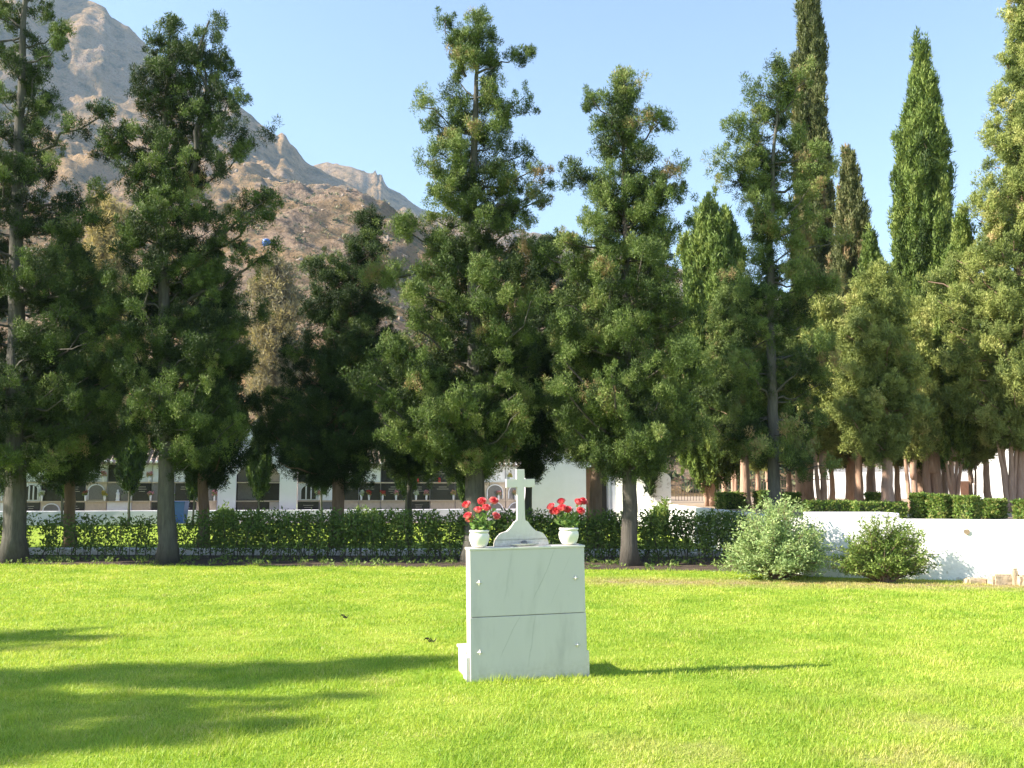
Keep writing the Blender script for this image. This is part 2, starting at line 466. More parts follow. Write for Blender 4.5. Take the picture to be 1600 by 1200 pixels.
# white kerb behind the hedge
def wbox(name, p0, p1, thick, z0, z1, mat, parent=None, seg=24, jit=0.012, seed=1):
    """a slightly uneven straight wall between two points, front face on the line"""
    rr = random.Random(seed)
    d = Vector((p1[0] - p0[0], p1[1] - p0[1], 0)); L = d.length; d.normalize(); nrm = Vector((-d.y, d.x, 0))
    vs = []; fs = []
    for i in range(seg + 1):
        q = Vector((p0[0], p0[1], 0)) + d * L * i / seg
        for (off, z) in ((0, z0), (0, (z0 + z1) / 2), (0.012, z1 - 0.02), (0.03, z1), (thick, z1), (thick, z0)):
            s = q + nrm * (off + rr.uniform(-jit, jit))
            vs.append((s.x, s.y, z + (rr.uniform(-jit, jit) * 0.6 if z > z0 else 0)))
    for i in range(seg):
        for k in range(6):
            k2 = (k + 1) % 6
            fs.append((i * 6 + k, (i + 1) * 6 + k, (i + 1) * 6 + k2, i * 6 + k2))
    fs.append(tuple(range(6))); fs.append(tuple(seg * 6 + k for k in range(5, -1, -1)))
    me = bpy.data.meshes.new(name); me.from_pydata(vs, [], fs); me.update()
    return link_mesh(name, me, mat, parent)
k = wbox('kerb', (-34, 24.8), (5.1, 23.2), 0.22, 0.0, 0.16, M['white'], seg=80, seed=2)
tag(k, kind='structure')

# ------------------------------------------------------------------ mountain
def ln(xs, ys): return lambda u: np.interp(u, xs, ys)
r0 = ln([-900, 470, 500, 530, 555, 568, 575, 580, 584, 590, 594, 600, 625, 655, 750, 850, 1030, 1200, 1380, 1600, 2600], [150, 258, 254, 258, 265, 270, 272, 266, 275, 270, 282, 292, 305, 327, 348, 366, 410, 455, 505, 580, 690])
r1 = ln([-900, -300, -60, 0, 40, 61, 100, 118, 135, 144, 175, 210, 250, 290, 345, 365, 400, 421, 427, 434, 441, 452, 466, 480, 560, 655, 750, 850, 1100, 1600, 2600], [-300, -220, -130, -90, -30, 0, -2, 5, 12, 26, 43, 75, 102, 128, 156, 170, 198, 213, 207, 210, 222, 232, 252, 264, 302, 352, 385, 420, 500, 640, 720])
r2 = ln([-900, -100, 0, 200, 360, 460, 560, 655, 750, 850, 1100, 1600, 2600], [100, 150, 190, 240, 268, 292, 322, 362, 400, 430, 500, 650, 725])
r3 = ln([-900, 0, 200, 330, 390, 430, 500, 560, 600, 650, 750, 850, 1030, 1380, 1800, 2600], [330, 350, 345, 328, 320, 317, 325, 332, 352, 386, 420, 440, 480, 590, 700, 740])
NU, NV = 1050, 400
U = np.linspace(-1300, 2500, NU)
def elev(py):
    return np.tan(TH + np.arctan((600 - py) / F))
keyD = np.array([70, 110, 430, 520, 760, 840, 1120, 1260, 1560, 2100.])
Z0 = elev(r0(U)) * 1560; Z1 = elev(r1(U)) * 1120; Z2 = elev(r2(U)) * 760; Z3 = elev(r3(U)) * 430
Z1 = np.maximum(Z1, 5); Z2 = np.maximum(Z2, 4); Z3 = np.maximum(Z3, 2); Z0 = np.maximum(Z0, 5)
keyZ = np.stack([np.full(NU, -2.0), np.full(NU, 1.0), Z3, Z3 * 0.99, Z2, Z2 * 0.99, Z1, np.minimum(Z1 * 0.9, Z0 * 0.85), Z0, Z0 * 0.4])
Dv = np.concatenate([np.linspace(70, 440, 160), np.linspace(444, 1130, 190), np.linspace(1136, 2100, 50)])
V = np.zeros((NV, NU, 3))
for j, D in enumerate(Dv):
    i = min(np.searchsorted(keyD, D, side='right') - 1, len(keyD) - 2)
    tt = (D - keyD[i]) / (keyD[i + 1] - keyD[i])
    z = keyZ[i] * (1 - tt) + keyZ[i + 1] * tt + EYE * (D > 150)
    V[j, :, 0] = (U - 800) / F * D; V[j, :, 1] = D; V[j, :, 2] = z
near_crest = np.array([min(abs(D - c) / (0.06 * c) for c in (430, 1120, 1560)) for D in Dv])
for j in range(NV):
    D = Dv[j]
    cr = min(1.0, near_crest[j]); amp = max(0, min(1, (D - 90) / 250.0))
    for i in range(NU):
        x, y, z = V[j, i]
        if amp > 0:
            q = Vector((x, y, 0))
            h = mnoise.ridged_multi_fractal(q * 0.006, 1.0, 2.1, 5, 1.0, 2.0)
            g = mnoise.fractal(q * 0.035, 1.0, 2.0, 5)
            k = min(1.0, z / 90.0)
            rk = mnoise.ridged_multi_fractal(Vector((x * 0.028, y * 0.028, z * 0.02)), 0.9, 2.2, 5, 1.0, 2.0)
            sc_ = min(1.0, D / 700.0)
            V[j, i, 2] = z + amp * k * ((h - 1.1) * 17 * (0.12 + 0.88 * cr) + g * 5.0 * (0.35 + 0.65 * cr) + (rk - 1.0) * 6.5 * sc_ * (0.45 + 0.55 * cr)) + amp * (1 - k) * g * 1.5
want = np.maximum.reduce([elev(r0(U)), elev(r1(U)), elev(r2(U)), elev(r3(U))])
have = ((V[:, :, 2] - EYE) / V[:, :, 1]).max(0)
ratio = np.clip(want / np.maximum(have, 1e-3), 0.6, 1.6)
ker = np.hanning(13); ker /= ker.sum()
ratio = np.convolve(np.pad(ratio, 6, mode='edge'), ker, mode='valid')
blend = np.clip((V[:, :, 1] - 300) / 400, 0, 1)
V[:, :, 2] *= 1 + (ratio[None, :] - 1) * blend
idx = np.arange(NV * NU).reshape(NV, NU)
q = np.stack([idx[:-1, :-1], idx[:-1, 1:], idx[1:, 1:], idx[1:, :-1]], -1).reshape(-1, 4)
me = bpy.data.meshes.new('mountain')
me.vertices.add(NV * NU); me.loops.add(len(q) * 4); me.polygons.add(len(q))
me.vertices.foreach_set('co', V.reshape(-1).astype(np.float32))
me.loops.foreach_set('vertex_index', q.reshape(-1).astype(np.int32))
me.polygons.foreach_set('loop_start', np.arange(0, len(q) * 4, 4, dtype=np.int32))
me.polygons.foreach_set('loop_total', np.full(len(q), 4, dtype=np.int32))
me.update(calc_edges=True)
o = link_mesh('mountain', me, M['mountain'], smooth=True); tag(o, kind='structure')
def hill_z(px, D):
    j = int(np.argmin(np.abs(Dv - D))); i = int(np.argmin(np.abs(U - px)))
    return V[j, i, 2]

# ------------------------------------------------------------------ foliage maker
def unit(rng, n):
    d = rng.normal(size=(n, 3)); return d / np.linalg.norm(d, axis=1, keepdims=True)

def leaf_tris(rng, C, Rd, n, size, radial=0.5, elong=1.0, hollow=0.5, up=0.0, wild=0.6, fat=0.42):
    """C (N,3) tuft centres, Rd (N,3) radii, n leaves per tuft -> triangles (N*n,3,3)"""
    N = len(C)
    d = unit(rng, N * n)
    rr = (hollow + (1 - hollow) * rng.random(N * n))[:, None]
    pos = np.repeat(C, n, 0) + d * np.repeat(Rd, n, 0) * rr
    long = d * radial + unit(rng, N * n) * 0.55
    long[:, 2] += up
    long /= np.linalg.norm(long, axis=1, keepdims=True) + 1e-9
    nn = d + unit(rng, N * n) * wild
    side = np.cross(long, nn); side /= np.linalg.norm(side, axis=1, keepdims=True) + 1e-9
    s = (size * (0.6 + 0.8 * rng.random(N * n)))[:, None]
    a = pos - side * s * fat; b = pos + side * s * fat; c = pos + long * s * elong
    return np.stack([a, b, c], 1)

def limb_curve(a, b, n=7, sag=0.0, rng=None, wob=0.0):
    a = np.array(a); b = np.array(b); L = np.linalg.norm(b - a)
    pts = []
    for i in range(n):
        t = i / (n - 1)
        p = a * (1 - t) + b * t
        p = p + np.array([0, 0, -sag * L * math.sin(math.pi * t)])
        if rng is not None and 0 < i < n - 1: p = p + rng.normal(size=3) * wob * L
        pts.append(p)
    return np.array(pts)

def sample_curve(pts, t):
    x = t * (len(pts) - 1); i = np.clip(x.astype(int), 0, len(pts) - 2); f = (x - i)[:, None]
    return pts[i] * (1 - f) + pts[i + 1] * f

def make_tree(name, label, D, base_py, trunk_px, trunk_r, outline, mat, bark_m, group='cypress trees behind the lawn', z0=0.0, n_limb=80, style='open',
              extra=(), seed=1, depth_k=0.95, tuft=0.168, nleaf=112, lsize=0.0235, dens=1.0, stems=(), tint0=0.35, tintv=0.5, start=0.15, cat='tree', bare_front=0.0, length_rand=(0.55, 1.08)):
    rng = np.random.default_rng(seed); rr = random.Random(seed)
    tr = [P(x, y, D) for x, y in trunk_px]
    bz = z0
    tr[0] = Vector((tr[0].x, D, bz))
    org = Vector((tr[0].x, D, bz))
    root = empty(name, org, label, cat, group)
    tl = [p - org for p in tr]
    # trunk
    mb = MB()
    fine = []; rad = []
    zs = [p.z for p in tl]
    H = zs[-1]
    nseg = 26
    for i in range(nseg + 1):
        z = H * i / nseg
        x = float(np.interp(z, zs, [p.x for p in tl])) + (rr.uniform(-0.02, 0.02) if i else 0)
        fl = 1 + 0.45 * math.exp(-z / 0.25)
        fine.append((x, rr.uniform(-0.015, 0.015) if i else 0, z - (0.05 if i == 0 else 0)))
        rad.append(max(0.02, trunk_r * fl * (1 - 0.88 * (z / H) ** 1.1)))
    if not stems:
        mb.tube(fine, rad, 12, 0.12, rng=rr)
    else:
        for (dx, dy, tx, ty, hz, r) in stems:      # several stems spreading from one foot
            pts = []; rd = []
            for i in range(9):
                t_ = i / 8
                pts.append((dx + (tx - dx) * t_ ** 1.4 + rr.uniform(-0.015, 0.015), dy + (ty - dy) * t_ ** 1.4, hz * t_ - 0.05 * (i == 0)))
                rd.append(r * (1.25 - 0.7 * t_))
            mb.tube(pts, rd, 8, 0.15, rng=rr)
        s0 = max(3, int(nseg * 0.2))
        mb.tube(fine[s0:], rad[s0:], 10, 0.12, rng=rr)
    # outline in local metres
    ol = sorted([(P(0, y, D).z - bz, P(xl, y, D).x - org.x, P(xr, y, D).x - org.x) for y, xl, xr in outline])
    oz = [a for a, _, _ in ol]; oxl = [b_ for _, b_, _ in ol]; oxr = [c_ for _, _, c_ in ol]
    zlo, zhi = oz[0], oz[-1]
    limbs = []
    # choose heights in proportion to width
    zz = np.linspace(zlo, zhi, 200); wz = np.interp(zz, oz, oxr) - np.interp(zz, oz, oxl)
    cdf = np.cumsum(wz + 0.25); cdf = cdf / cdf[-1]
    ga = 2.399963; n_limb = int(n_limb * 1.12)
    for k in range(n_limb):
        z = float(np.interp((k + 0.5) / n_limb, cdf, zz)) + rr.uniform(-0.12, 0.12)
        ph = k * ga + rr.uniform(-0.5, 0.5)
        cx = float(np.interp(z, zs, [p.x for p in tl]))
        xl = float(np.interp(z, oz, oxl)) - cx; xr = float(np.interp(z, oz, oxr)) - cx
        rx = xr if math.cos(ph) > 0 else -xl
        rx = max(rx, 0.12); ry = max(0.15, (xr - xl) / 2 * depth_k)
        f = rr.uniform(*length_rand)
        ex, ey = math.cos(ph) * rx * f, math.sin(ph) * ry * f
        if bare_front and math.sin(ph) < -0.45 and rr.random() < bare_front: continue
        L = math.hypot(ex, ey)
        if style == 'open':
            rise = L * rr.choice([rr.uniform(-0.1, 0.3), rr.uniform(0.2, 0.6), rr.uniform(0.5, 1.1)])
            a = (cx, 0, max(z - rise, zlo * 0.97)); b_ = (cx + ex, ey, z)
            limbs.append((a, b_, 0.10, tuft))
        else:
            rise = min(L * rr.uniform(1.6, 3.2) + 0.3, z - zlo * 0.95)
            a = (cx + ex * 0.25, ey * 0.25, z - rise); b_ = (cx + ex, ey, z)
            limbs.append((a, b_, -0.12, tuft))
    for (sx, sy, ex_, ey_, dy, k) in extra:        # branches read off the photograph
        a = P(sx, sy, D) - org; b_ = P(ex_, ey_, D + dy) - org
        limbs.append(((a.x, 0, a.z), (b_.x, dy, b_.z), 0.06, tuft * k))
    # leader tufts
    C = []; RD = []; TN = []
    top = np.array([[float(np.interp(z, zs, [p.x for p in tl])) + rr.uniform(-0.1, 0.1), rr.uniform(-0.1, 0.1), z] for z in np.linspace(zhi - (zhi - zlo) * 0.12, zhi, 24)])
    C.append(top); RD.append(np.full((24, 3), tuft * 0.8)); TN.append(np.full(24, tint0))
    for (a, b_, sag, tf) in limbs:
        cv = limb_curve(a, b_, 7, sag, rng, 0.03)
        L = float(np.linalg.norm(np.array(b_) - np.array(a)))
        wr = 0.012 + 0.016 * L
        mb.tube([tuple(p) for p in cv], [wr * (1 - 0.75 * i / 6) for i in range(7)], 4, 0, cap=False)
        nl_ = max(3, int(L * 4.2 * dens)); per = 8
        nt_ = nl_ * per
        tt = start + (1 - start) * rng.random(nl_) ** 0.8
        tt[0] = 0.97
        c = sample_curve(cv, tt)
        spread = L * 0.17 * np.sin(np.clip(tt, 0, 0.93) * math.pi * 0.86 + 0.25) + 0.04
        off = rng.normal(size=(nl_, 3))
        if style == 'open':
            off[:, 2] *= 0.5; off[:, 2] += 0.12
        else:
            off[:, 2] *= 0.8; off[:, :2] *= 0.5
        c = c + off * spread[:, None] * 0.75
        lump = np.array([0.66, 0.66, 0.62]) if style == 'open' else np.array([0.40, 0.40, 1.5])
        c = np.repeat(c, per, 0) + rng.normal(size=(nt_, 3)) * lump * tf
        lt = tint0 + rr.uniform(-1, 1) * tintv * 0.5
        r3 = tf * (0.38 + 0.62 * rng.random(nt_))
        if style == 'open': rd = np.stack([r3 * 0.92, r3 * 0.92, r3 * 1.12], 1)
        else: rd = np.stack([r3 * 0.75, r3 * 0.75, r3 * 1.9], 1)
        C.append(c); RD.append(rd); TN.append(lt + np.repeat(0.40 * (tt - 0.60), per) + np.repeat(rng.normal(size=nl_), per) * 0.16 + rng.normal(size=nt_) * 0.08)  # new-growth tips lighter; inner tufts darker, crown shade put into the tint
    C = np.concatenate(C); RD = np.concatenate(RD); TN = np.concatenate(TN)
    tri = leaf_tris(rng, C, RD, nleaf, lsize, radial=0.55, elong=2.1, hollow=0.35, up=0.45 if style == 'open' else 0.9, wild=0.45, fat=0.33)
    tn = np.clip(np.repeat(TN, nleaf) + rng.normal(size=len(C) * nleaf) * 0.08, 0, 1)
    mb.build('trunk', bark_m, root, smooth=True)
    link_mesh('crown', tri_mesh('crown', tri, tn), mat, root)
    return root

def copy_tree(src, loc, label, rz=0.0, sc=1.0, group=None, sz=None):
    r = src.copy(); COL.objects.link(r)
    r.location = loc; r.rotation_euler = (0, 0, rz); r.scale = (sc, sc, sz or sc)
    r['label'] = label
    if group: r['group'] = group
    for ch in list(src.children):
        c = ch.copy(); COL.objects.link(c); c.parent = r
    return r

ROW = 'irregular cypresses lining the back of the lawn'
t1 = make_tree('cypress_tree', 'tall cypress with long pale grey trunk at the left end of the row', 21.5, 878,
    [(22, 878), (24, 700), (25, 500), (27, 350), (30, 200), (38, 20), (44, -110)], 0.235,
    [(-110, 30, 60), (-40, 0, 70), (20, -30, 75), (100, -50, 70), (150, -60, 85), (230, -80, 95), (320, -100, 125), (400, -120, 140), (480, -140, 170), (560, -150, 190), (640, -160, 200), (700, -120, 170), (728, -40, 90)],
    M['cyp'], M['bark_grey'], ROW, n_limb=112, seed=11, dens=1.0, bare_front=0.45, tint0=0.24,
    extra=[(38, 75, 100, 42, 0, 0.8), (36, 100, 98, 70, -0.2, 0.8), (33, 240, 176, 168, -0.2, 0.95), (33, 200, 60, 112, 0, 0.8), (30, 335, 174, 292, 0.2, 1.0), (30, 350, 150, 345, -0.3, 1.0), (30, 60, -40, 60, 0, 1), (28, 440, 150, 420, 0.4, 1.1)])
t2 = make_tree('cypress_tree', 'twin topped cypress, second tall front tree from the left', 21.4, 878,
    [(262, 878), (259, 720), (256, 560), (254, 400), (258, 200), (265, 45)], 0.19,
    [(25, 252, 284), (50, 226, 296), (90, 222, 300), (130, 198, 308), (170, 190, 318), (230, 172, 330), (270, 178, 335), (330, 190, 345), (400, 182, 360), (470, 178, 385), (540, 180, 385), (600, 192, 392), (660, 205, 405), (700, 245, 385), (728, 280, 330)],
    M['cyp'], M['bark_grey'], ROW, n_limb=128, seed=22, dens=1.0, bare_front=0.3, tint0=0.24,
    extra=[(285, 330, 327, 32, -0.2, 1.1), (290, 300, 345, 92, 0.1, 0.9), (295, 260, 358, 152, -0.1, 1.0), (300, 300, 384, 232, 0, 1.0), (285, 400, 430, 298, 0.1, 1.1), (290, 410, 412, 335, -0.2, 1.0), (295, 470, 436, 384, 0.3, 1.0), (260, 250, 166, 228, 0, 1.0), (310, 230, 335, 120, 0.2, 1.0), (315, 160, 306, 70, 0, 0.9), (300, 520, 414, 485, 0.2, 1.0), (320, 200, 322, 60, 0.0, 1.0)])
t3 = make_tree('cypress_tree', 'short dark twisted cypress with brown trunk rising through the hedge', 25.2, 852,
    [(527, 852), (528, 740), (533, 620), (542, 520), (553, 430), (576, 345)], 0.17,
    [(328, 574, 584), (350, 556, 588), (385, 536, 590), (405, 494, 586), (440, 478, 600), (475, 480, 604), (500, 494, 592), (530, 470, 614), (556, 438, 602), (580, 470, 585), (600, 430, 596), (640, 414, 590), (690, 426, 596), (725, 470, 585), (748, 500, 560)],
    M['cyp_dark'], M['bark_brown'], ROW, n_limb=104, seed=33, dens=1.15, length_rand=(0.75, 1.14),
    extra=[(530, 740, 478, 678, -1.3, 1.1), (525, 745, 432, 720, -1.2, 1.0), (535, 720, 455, 700, -1.5, 1.0), (550, 600, 612, 525, 0, 1.0)])
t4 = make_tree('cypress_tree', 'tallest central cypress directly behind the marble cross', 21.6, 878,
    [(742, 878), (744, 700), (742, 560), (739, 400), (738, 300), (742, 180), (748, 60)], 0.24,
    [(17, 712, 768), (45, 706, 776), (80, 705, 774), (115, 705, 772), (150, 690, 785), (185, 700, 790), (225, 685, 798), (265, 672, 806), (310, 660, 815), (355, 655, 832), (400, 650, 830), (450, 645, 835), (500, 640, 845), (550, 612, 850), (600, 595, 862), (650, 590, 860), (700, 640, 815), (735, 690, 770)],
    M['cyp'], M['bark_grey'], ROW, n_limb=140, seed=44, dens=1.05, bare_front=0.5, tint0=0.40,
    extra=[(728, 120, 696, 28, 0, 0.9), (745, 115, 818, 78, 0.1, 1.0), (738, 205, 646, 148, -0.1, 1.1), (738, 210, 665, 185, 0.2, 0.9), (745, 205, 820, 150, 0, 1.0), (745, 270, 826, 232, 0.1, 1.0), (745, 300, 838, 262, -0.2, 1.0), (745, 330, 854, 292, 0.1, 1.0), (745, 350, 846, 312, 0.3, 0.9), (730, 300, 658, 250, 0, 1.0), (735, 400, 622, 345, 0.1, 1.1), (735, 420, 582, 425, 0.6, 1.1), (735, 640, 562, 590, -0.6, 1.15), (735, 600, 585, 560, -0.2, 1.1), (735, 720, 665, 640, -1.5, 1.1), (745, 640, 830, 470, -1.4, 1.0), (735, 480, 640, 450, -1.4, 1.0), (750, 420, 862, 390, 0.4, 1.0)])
t5 = make_tree('cypress_tree', 'broad cypress with near black trunk, first front tree right of the cross', 20.6, 885,
    [(985, 885), (984, 760), (982, 620), (979, 460), (976, 300), (974, 140)], 0.165,
    [(118, 960, 992), (145, 938, 1000), (180, 930, 1008), (225, 922, 1010), (265, 905, 1020), (310, 900, 1045), (355, 890, 1055), (400, 868, 1060), (450, 862, 1075), (510, 862, 1092), (570, 862, 1105), (630, 866, 1112), (680, 880, 1100), (715, 905, 1050), (735, 930, 1010)],
    M['cyp'], M['bark_dark'], ROW, n_limb=136, seed=55, dens=1.05, bare_front=0.35, tint0=0.38,
    extra=[(980, 240, 1034, 185, 0, 1.0), (980, 320, 1062, 262, 0, 1.0), (980, 345, 1070, 298, 0.2, 1.0), (975, 330, 898, 264, 0, 1.0), (985, 400, 1062, 345, -0.1, 1.0), (975, 440, 848, 395, 0.3, 1.1), (985, 600, 1075, 545, -1.3, 1.1), (975, 200, 925, 152, 0, 0.8)])
t6 = make_tree('cypress_tree', 'lanky leaning cypress with long bare grey trunk behind the pale shrub', 21.6, 808,
    [(1215, 806), (1211, 780), (1207, 640), (1204, 520), (1203, 380), (1210, 220), (1222, 120)], 0.14,
    [(104, 1205, 1245), (140, 1175, 1258), (175, 1160, 1262), (215, 1145, 1270), (255, 1150, 1275), (300, 1165, 1280), (345, 1170, 1285), (400, 1168, 1290), (450, 1158, 1298), (510, 1150, 1300), (570, 1150, 1300), (640, 1150, 1305), (690, 1160, 1300), (722, 1185, 1285)],
    M['cyp'], M['bark_grey'], ROW, z0=0.98, n_limb=112, seed=66, dens=0.95, bare_front=0.8, tint0=0.45,
    extra=[(1208, 240, 1136, 192, 0, 1.0), (1205, 300, 1128, 246, 0, 1.1), (1205, 290, 1132, 280, 0.3, 0.9), (1210, 300, 1302, 262, 0, 1.0), (1207, 420, 1308, 370, 0.2, 1.0), (1212, 190, 1262, 110, 0, 1.0), (1205, 350, 1180, 300, -1.0, 1.0), (1207, 500, 1295, 440, 0.2, 1.0), (1207, 620, 1275, 530, -1.0, 1.0), (1200, 620, 1160, 560, -0.8, 1.0)])
# second line, behind the hedge
SEC = 'smaller cypresses in the second line behind the hedge'
t7 = make_tree('cypress_tree', 'brown trunked cypress behind the hedge beside the leftmost grey trunk', 25.5, 850,
    [(109, 850), (110, 700), (112, 500), (112, 380)], 0.15,
    [(380, 100, 128), (440, 75, 165), (520, 60, 185), (600, 50, 198), (670, 55, 200), (720, 60, 175), (745, 85, 140)],
    M['cyp_dark'], M['bark_brown'], SEC, n_limb=74, seed=77, dens=1.2, nleaf=96, lsize=0.029, tuft=0.18)
t8 = make_tree('cypress_tree', 'cypress with sunlit brown trunk behind the hedge, between twin topped and twisted ones', 24.8, 860,
    [(318, 860), (318, 720), (322, 560), (325, 420)], 0.15,
    [(400, 312, 340), (460, 290, 375), (540, 275, 386), (620, 262, 395), (690, 275, 405), (725, 292, 380), (748, 305, 340)],
    M['cyp_dark'], M['bark_brown'], SEC, n_limb=74, seed=88, dens=1.2, tuft=0.18, lsize=0.029, nleaf=96)
t9 = make_tree('cypress_tree', 'cypress with straight brown trunk in front of the white chapel doorway', 25.5, 848,
    [(931, 848), (931, 700), (928, 540), (925, 420)], 0.18,
    [(400, 905, 945), (460, 880, 965), (540, 858, 975), (620, 850, 985), (680, 862, 985), (716, 890, 965)],
    M['cyp'], M['bark_brown'], SEC, n_limb=74, seed=99, dens=1.15, tuft=0.18, lsize=0.029, nleaf=96)
t10 = make_tree('cypress_tree', 'dense cypress whose grey trunk stands directly behind the stone cross', 27.0, 840,
    [(826, 840), (826, 720), (838, 560), (850, 420)], 0.11,
    [(372, 848, 885), (430, 828, 900), (500, 808, 910), (580, 788, 905), (650, 780, 900), (700, 785, 890), (738, 810, 850)],
    M['cyp_dark'], M['bark_grey'], SEC, n_limb=74, seed=111, dens=1.2, tuft=0.18, lsize=0.029, nleaf=96)
t10b = make_tree('cypress_tree', 'dark filling cypress low between the twisted cypress and the central one', 28.0, 838,
    [(640, 838), (640, 720), (640, 620), (645, 560)], 0.09,
    [(560, 620, 660), (600, 600, 690), (650, 585, 700), (700, 590, 700), (738, 610, 680)],
    M['cyp_dark'], M['bark_grey'], SEC, n_limb=50, seed=113, dens=1.2, tuft=0.18, lsize=0.029, nleaf=96)
# terrace grove
GR = 'cypresses of the terrace grove'
t11 = make_tree('cypress_tree', 'broad rounded green cypress with pale splayed stems left of the grove', 33.0, 800,
    [(1108, 800), (1112, 700), (1112, 500), (1110, 380)], 0.16,
    [(323, 1098, 1128), (350, 1078, 1145), (400, 1066, 1160), (470, 1062, 1170), (560, 1055, 1180), (640, 1048, 1180), (690, 1050, 1160), (722, 1068, 1140), (742, 1090, 1120)],
    M['cyp_green'], M['bark_red'], GR, z0=TZ, style='column', n_limb=150, seed=121, tuft=0.19, lsize=0.06, nleaf=48,
    stems=[(-0.05, 0, -0.55, 0.1, 2.0, 0.07), (0, 0.05, -0.1, 0.2, 2.4, 0.09), (0.08, 0, 0.25, 0, 2.4, 0.10), (0.1, 0.1, 0.6, 0.1, 2.2, 0.07)])
t12 = make_tree('cypress_tree', 'dark cypress with thick straight brown trunk beside the lanky leaning one', 29.5, 805,
    [(1165, 806), (1164, 700), (1158, 560), (1150, 440)], 0.15,
    [(430, 1135, 1165), (480, 1112, 1185), (560, 1100, 1205), (640, 1092, 1210), (675, 1105, 1205), (702, 1130, 1190)],
    M['cyp'], M['bark_red'], GR, z0=TZ, n_limb=80, seed=131, dens=1.15, tuft=0.18, lsize=0.029, nleaf=96)
t13 = make_tree('cypress_tree', 'dark spreading cypress with forked reddish trunk right of the lanky leaning one', 31.0, 806,
    [(1248, 806), (1250, 700), (1255, 560), (1255, 460)], 0.13,
    [(450, 1240, 1270), (510, 1222, 1290), (580, 1212, 1305), (650, 1215, 1306), (675, 1222, 1300), (705, 1235, 1275)],
    M['cyp'], M['bark_red'], GR, z0=TZ, n_limb=80, seed=141, dens=1.15, tuft=0.18, lsize=0.029, nleaf=96)
c1 = make_tree('column_cypress', 'tallest needle shaped olive cypress reaching past the top of the picture', 35.0, 800,
    [(1262, 800), (1264, 600), (1266, 300), (1268, -60)], 0.20,
    [(-75, 1262, 1272), (0, 1254, 1280), (100, 1243, 1287), (200, 1240, 1292), (280, 1238, 1298), (350, 1240, 1300), (430, 1242, 1306), (520, 1245, 1310), (620, 1245, 1310), (700, 1250, 1300)],
    M['cyp_grey'], M['bark_red'], GR, z0=TZ, style='column', n_limb=200, seed=151, tuft=0.17, lsize=0.06, nleaf=44, tint0=0.35, dens=0.8)
c2 = make_tree('column_cypress', 'slim olive column cypress with thin ragged tip, left of the tall green spire', 33.0, 800,
    [(1330, 800), (1330, 600), (1330, 400), (1328, 250)], 0.16,
    [(240, 1326, 1331), (275, 1319, 1338), (320, 1311, 1348), (380, 1306, 1358), (450, 1300, 1366), (530, 1298, 1370), (620, 1300, 1370), (700, 1305, 1365)],
    M['cyp_grey'], M['bark_red'], GR, z0=TZ, style='column', n_limb=150, seed=161, tuft=0.17, lsize=0.06, nleaf=40, dens=0.85, tint0=0.4)
c2b = make_tree('column_cypress', 'small narrow cypress spike tucked beside the slim olive column', 31.5, 800,
    [(1360, 800), (1360, 600), (1361, 400)], 0.12,
    [(370, 1357, 1364), (400, 1350, 1371), (450, 1346, 1375), (520, 1342, 1378), (600, 1340, 1380), (690, 1342, 1378)],
    M['cyp_green'], M['bark_red'], GR, z0=TZ, style='column', n_limb=90, seed=166, tuft=0.15, lsize=0.055, nleaf=40, dens=0.8)
c3 = make_tree('column_cypress', 'tall green spire cypress with pointed tip standing alone against the sky', 30.0, 800,
    [(1440, 800), (1440, 600), (1440, 300), (1440, 90)], 0.24,
    [(74, 1438, 1442), (100, 1431, 1449), (140, 1425, 1456), (200, 1411, 1468), (260, 1404, 1476), (340, 1398, 1483), (420, 1394, 1487), (500, 1400, 1486), (600, 1404, 1484), (680, 1412, 1476), (708, 1425, 1470)],
    M['cyp_green'], M['bark_red'], GR, z0=TZ, style='column', n_limb=230, seed=171, tuft=0.18, lsize=0.055, nleaf=46, tint0=0.4, dens=0.85)
c4 = make_tree('column_cypress', 'bright green flame shaped cypress between the tall spire and right edge tree', 27.0, 808,
    [(1490, 806), (1492, 700), (1495, 500), (1504, 370)], 0.16,
    [(350, 1500, 1508), (385, 1492, 1518), (430, 1475, 1526), (490, 1462, 1528), (560, 1455, 1526), (630, 1450, 1522), (660, 1452, 1515), (690, 1470, 1500)],
    M['cyp_green'], M['bark_red'], GR, z0=TZ, style='column', n_limb=150, seed=181, tuft=0.16, lsize=0.048, nleaf=46, tint0=0.5,
    stems=[(0, 0, -0.25, 0, 1.9, 0.05), (0, 0, 0.05, 0.1, 2.2, 0.07), (0.05, 0.05, 0.3, 0.1, 2.0, 0.05), (0.08, 0, 0.5, 0.0, 2.1, 0.05)])
c5 = make_tree('cypress_tree', 'bushy olive cypress with smooth reddish trunk in front of the grove', 24.6, 810,
    [(1387, 808), (1386, 700), (1380, 560), (1370, 450)], 0.15,
    [(420, 1352, 1385), (465, 1325, 1405), (520, 1305, 1420), (580, 1292, 1430), (640, 1290, 1430), (660, 1300, 1418), (695, 1320, 1395), (712, 1340, 1370)],
    M['cyp_olive'], M['bark_red'], GR, z0=TZ, n_limb=130, seed=191, dens=0.95, tuft=0.165, lsize=0.028, nleaf=96, tint0=0.15, length_rand=(0.5, 1.0), start=0.3)
